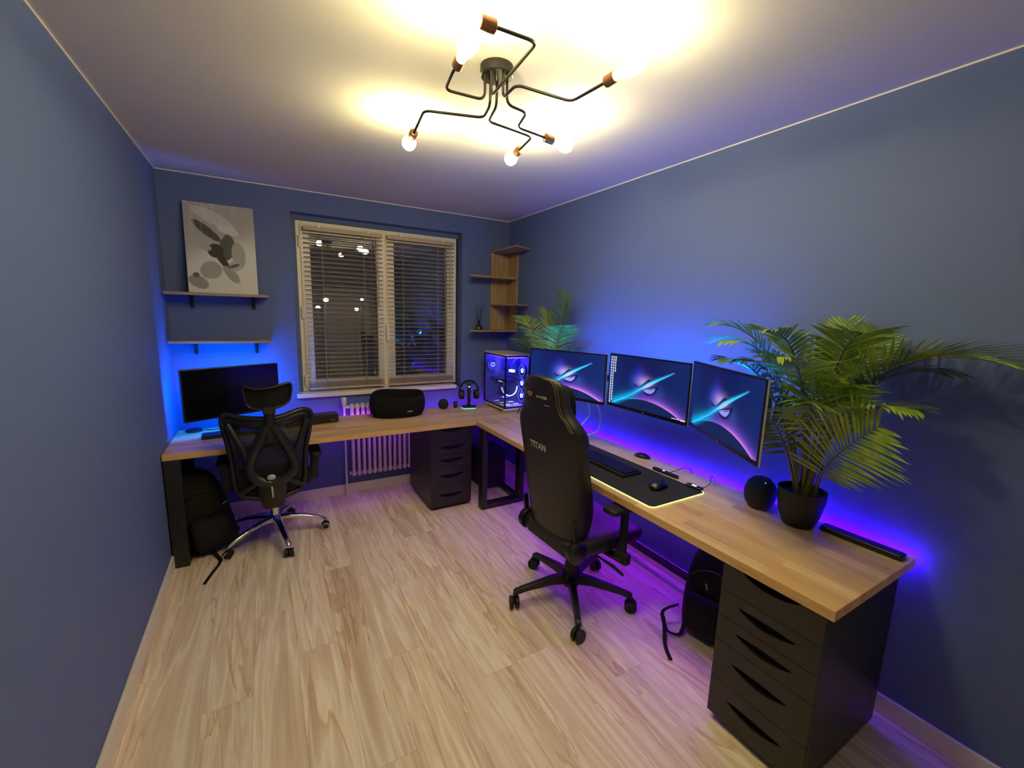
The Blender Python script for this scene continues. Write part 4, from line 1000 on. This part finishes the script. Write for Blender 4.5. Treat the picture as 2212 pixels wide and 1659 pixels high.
# mesh membrane
cx0, cz0 = .57, .69; mv = [P3(cx0, cz0, .004)]; sm = smoothline([V((x, 0, z)) for x, z in outl], 2, True); mf = []
R_ = 5
for r in range(1, R_ + 1):
    for q in sm: mv.append(P3(cx0 + (q.x - cx0) * r / R_, cz0 + (q.z - cz0) * r / R_, .004))
n = len(sm)
for k in range(n): mf.append((0, 1 + k, 1 + (k + 1) % n))
for r in range(R_ - 1):
    for k in range(n): mf.append((1 + r * n + k, 1 + (r + 1) * n + k, 1 + (r + 1) * n + (k + 1) % n, 1 + r * n + (k + 1) % n))
MB().add(mv, mf).build('mesh_panel', m_mesh, oc, smooth=80)
# rear spine: post, two diagonal ribs around an open shield, lower bracket
dy = -.03
def strap(pts, w_, h_, name, m=m_plastic, d=dy):
    pts = [P3(x, z, d) for x, z in pts]; pts = smoothline(pts, 4)
    MB().tube(pts, w_, 8, squash=h_, up=(0, 1, 0)).build(name, m, oc, smooth=60)
strap([(.580, 1.02), (.578, .95), (.572, .86), (.568, .80)], .030, .5, 'spine_post')
strap([(.555, .90), (.52, .82), (.475, .73), (.452, .65), (.468, .58), (.515, .535), (.565, .515)], .030, .7, 'spine_rib')
strap([(.592, .90), (.635, .82), (.68, .73), (.705, .65), (.692, .58), (.64, .535), (.565, .515)], .030, .7, 'spine_rib')
strap([(.452, .68), (.42, .76), (.385, .84), (.350, .92)], .020, .7, 'spine_rib'); strap([(.705, .68), (.735, .76), (.765, .84), (.795, .92)], .020, .7, 'spine_rib')
strap([(.50, .54), (.44, .50), (.39, .465)], .016, .6, 'lower_rib'); strap([(.64, .54), (.70, .50), (.745, .47)], .016, .6, 'lower_rib')
MB().loft([[P3(.57 + sx * w_, z, dy + dd) for sx, dd in ((-1, .008), (-.6, -.014), (.6, -.014), (1, .008), (0, .02))] for z, w_ in ((.56, .05), (.50, .085), (.43, .075), (.365, .062), (.350, .055))]).build('lower_bracket', m_plastic, oc, smooth=50)
MB().box(-.045, -.26, .36, .045, -.09, .40).build('back_link', m_matte, oc, bevel=.006)
MB().ell(P3(.567, .567, dy - .012), (.026, .010, .019), 16, 8).build('silver_knob', m_silver, oc, smooth=60)
MB().beam(P3(.567, .505, dy - .017), P3(.570, .425, dy - .017), .012, .006, (0, 1, 0), w2=.008).build('silver_stripe', m_silver, oc, bevel=.002)
# headrest
hr = [(.452, 1.155), (.452, 1.09), (.47, 1.03), (.53, 1.012), (.60, 1.015), (.66, 1.03), (.694, 1.06), (.708, 1.13), (.700, 1.165), (.66, 1.160), (.58, 1.142), (.50, 1.140)]
hy = lambda x, z: OYB - .035 + .35 * (x - .58) ** 2 * 4
H3 = lambda x, z, dd=0: V((x + OX, hy(x, z) + dd - .0, z))
MB().tube(smoothline([H3(x, z) for x, z in hr], 3, True), .011, 8, closed=True, squash=.8).build('headrest_frame', m_plastic, oc, smooth=60)
sm = smoothline([V((x, 0, z)) for x, z in hr], 2, True); n = len(sm); mv = [H3(.58, 1.085, .01)]; mf = []
for r in (1, 2):
    for q in sm: mv.append(H3(.58 + (q.x - .58) * r / 2, 1.085 + (q.z - 1.085) * r / 2, .01 if r == 1 else .002))
for k in range(n): mf += [(0, 1 + k, 1 + (k + 1) % n), (1 + k, 1 + n + k, 1 + n + (k + 1) % n, 1 + (k + 1) % n)]
MB().add(mv, mf).build('headrest_mesh', m_softcloth, oc, smooth=80)
MB().beam(H3(.581, 1.03, -.012), H3(.578, .98, .0), .07, .022, (0, 1, 0)).build('headrest_clamp', m_plastic, oc, bevel=.006)
for s in (-1, 1):
    MB().beam((s * .10, -.02, .40), (s * .265, -.02, .42), .05, .02).beam((s * .262, -.02, .41), (s * .275, -.02, .60), .055, .03, (0, 1, 0)).build('arm_column', m_matte, oc, bevel=.008)
    MB().prism([(x + s * .275, y + .0) for x, y in rrect(.040, .12, .03)], .60, .628).build('arm_pad', m_matte, oc, bevel=.008, seg=3)

# ================================================================== BACKPACKS
def backpack(label, loc, rz, lean, h, w_, d_, strap_pts, strap_world=(), tilt=0):
    t = thing('backpack', label, 'backpack', loc, rz)
    rt = Matrix.Rotation(tilt, 4, 'Y') @ Matrix.Rotation(lean, 4, 'X')
    def rs_(z, a, b, y=0): return [V((a * math.copysign(abs(math.cos(q)) ** .7, math.cos(q)), y + b * math.copysign(abs(math.sin(q)) ** .7, math.sin(q)), z)) for q in [2 * PI * k / 20 for k in range(20)]]
    MB().loft([rs_(.0, w_ * .42, d_ * .36), rs_(.015, w_ * .48, d_ * .46), rs_(h * .3, w_ * .5, d_ * .5), rs_(h * .6, w_ * .48, d_ * .44, .01), rs_(h * .82, w_ * .43, d_ * .34, .02), rs_(h * .95, w_ * .30, d_ * .22, .03), rs_(h, w_ * .14, d_ * .1, .035)]).xf(rt).build('bag_body', m_nylon, t, smooth=70, sub=1)
    MB().loft([rs_(h * .06, w_ * .34, .03, -d_ * .46), rs_(h * .12, w_ * .38, .045, -d_ * .49), rs_(h * .40, w_ * .36, .04, -d_ * .48), rs_(h * .46, w_ * .30, .02, -d_ * .45)]).xf(rt).build('front_pocket', m_nylon, t, smooth=70)
    MB().tube([rt @ V(p) for p in smoothline([(-w_ * .36, -d_ * .30, h * .62), (-w_ * .2, -d_ * .42, h * .72), (0, -d_ * .44, h * .76), (w_ * .2, -d_ * .42, h * .72), (w_ * .36, -d_ * .30, h * .62)], 4)], .003, 5).build('zip', m_plastic, t, smooth=60)
    MB().tube([rt @ V(p) for p in smoothline([(-.03, .04, h * .97), (-.03, .06, h * 1.05), (.03, .06, h * 1.05), (.03, .04, h * .97)], 4)], .007, 6, squash=.5).build('top_handle', m_nylon, t, smooth=60)
    for s in (-1, 1):
        MB().tube([rt @ V(p) for p in smoothline([(s * .06, d_ * .36, h * .88), (s * .085, d_ * .66, h * .72), (s * .10, d_ * .72, h * .45), (s * .12, d_ * .55, h * .15)], 5)], .024, 8, squash=.3, up=(0, 1, 0)).build('shoulder_strap', m_nylon, t, smooth=60)
    for p in strap_pts:
        MB().beam(rt @ V(p[0]), rt @ V(p[1]), .007, .002, (0, 1, 0)).build('reflective_tab', m_grey, t)
    if strap_world:
        mi = (Matrix.Translation(V(loc)) @ Matrix.Rotation(rz, 4, 'Z')).inverted()
        for sw in strap_world: MB().tube([mi @ V(p) for p in smoothline(sw, 5)], .010, 6, squash=.18, up=(0, 0, 1)).build('loose_strap', m_nylon, t, smooth=60)
    return t
backpack('black backpack leaning against the steel leg by the left wall', (.215, 3.33, .012), .25, math.radians(-7), .56, .30, .22,
         [((.03, -.135, .20), (.035, -.14, .165)), ((-.12, -.10, .36), (-.11, -.10, .31)), ((.10, -.10, .29), (.13, -.09, .30))],
         [[(.20, 3.24, .03), (.235, 3.17, .012), (.25, 3.10, .006), (.215, 2.98, .006), (.187, 2.88, .006)]], tilt=-.18)
backpack('black backpack on the floor behind the near drawer unit', (2.52, 1.19, .012), -1.25, math.radians(-6), .47, .30, .20,
         [((-.02, -.12, .30), (-.01, -.12, .27))],
         [[(2.40, 1.30, .14), (2.33, 1.34, .10), (2.30, 1.30, .05), (2.24, 1.24, .01), (2.19, 1.165, .006)], [(2.42, 1.27, .05), (2.36, 1.25, .015), (2.31, 1.29, .03), (2.32, 1.33, .08)]])

# ================================================================== UNDER THE DESK CORNER
sw = thing('subwoofer', 'black cube subwoofer on the floor behind the desk frame', 'speaker', (2.385, 3.50, 0))
MB().box(-.115, -.13, .012, .115, .15, .375).build('cabinet', m_blackwood, sw, bevel=.003)
for x in (-.09, .09):
    for y in (-.10, .12): MB().cyl((x, y, 0), (x, y, .012), .014, 10).build('rubber_foot', m_matte, sw)
MB().lathe([(.060, 0), (.066, .004), (.062, .008), (.045, -.0), (.02, .002), (.004, .004)], (.02, -.13, .245), (0, -1, 0), 24).build('driver_cone', m_matte, sw, smooth=50)
ps = thing('power_strip', 'small violet-lit power strip with two orange lights on the wall under the desk', 'power strip', (2.28, D - .002, .46))
MB().box(-.07, -.03, -.025, .06, 0, .03).build('housing', m_trimw, ps, bevel=.004)
for x in (-.035, -.012): MB().ell((x, -.031, .0), .006, 8, 5).build('indicator', emit('orange_dot', (1, .45, .15), 5), ps)

tag(MB().tube(smoothline([(2.722, 1.0, TH + .006), (2.728, .95, TH + .010), (2.724, .90, TH + .016), (2.718, .88, TH + .008)], 4), .004, 6).build('pot_fill_tube', m_potfill, smooth=60), 'added blue glow tube, unseen behind the big palm pot', 'light strip')  # added emitter, out of view, that turns the wall round the pot blue
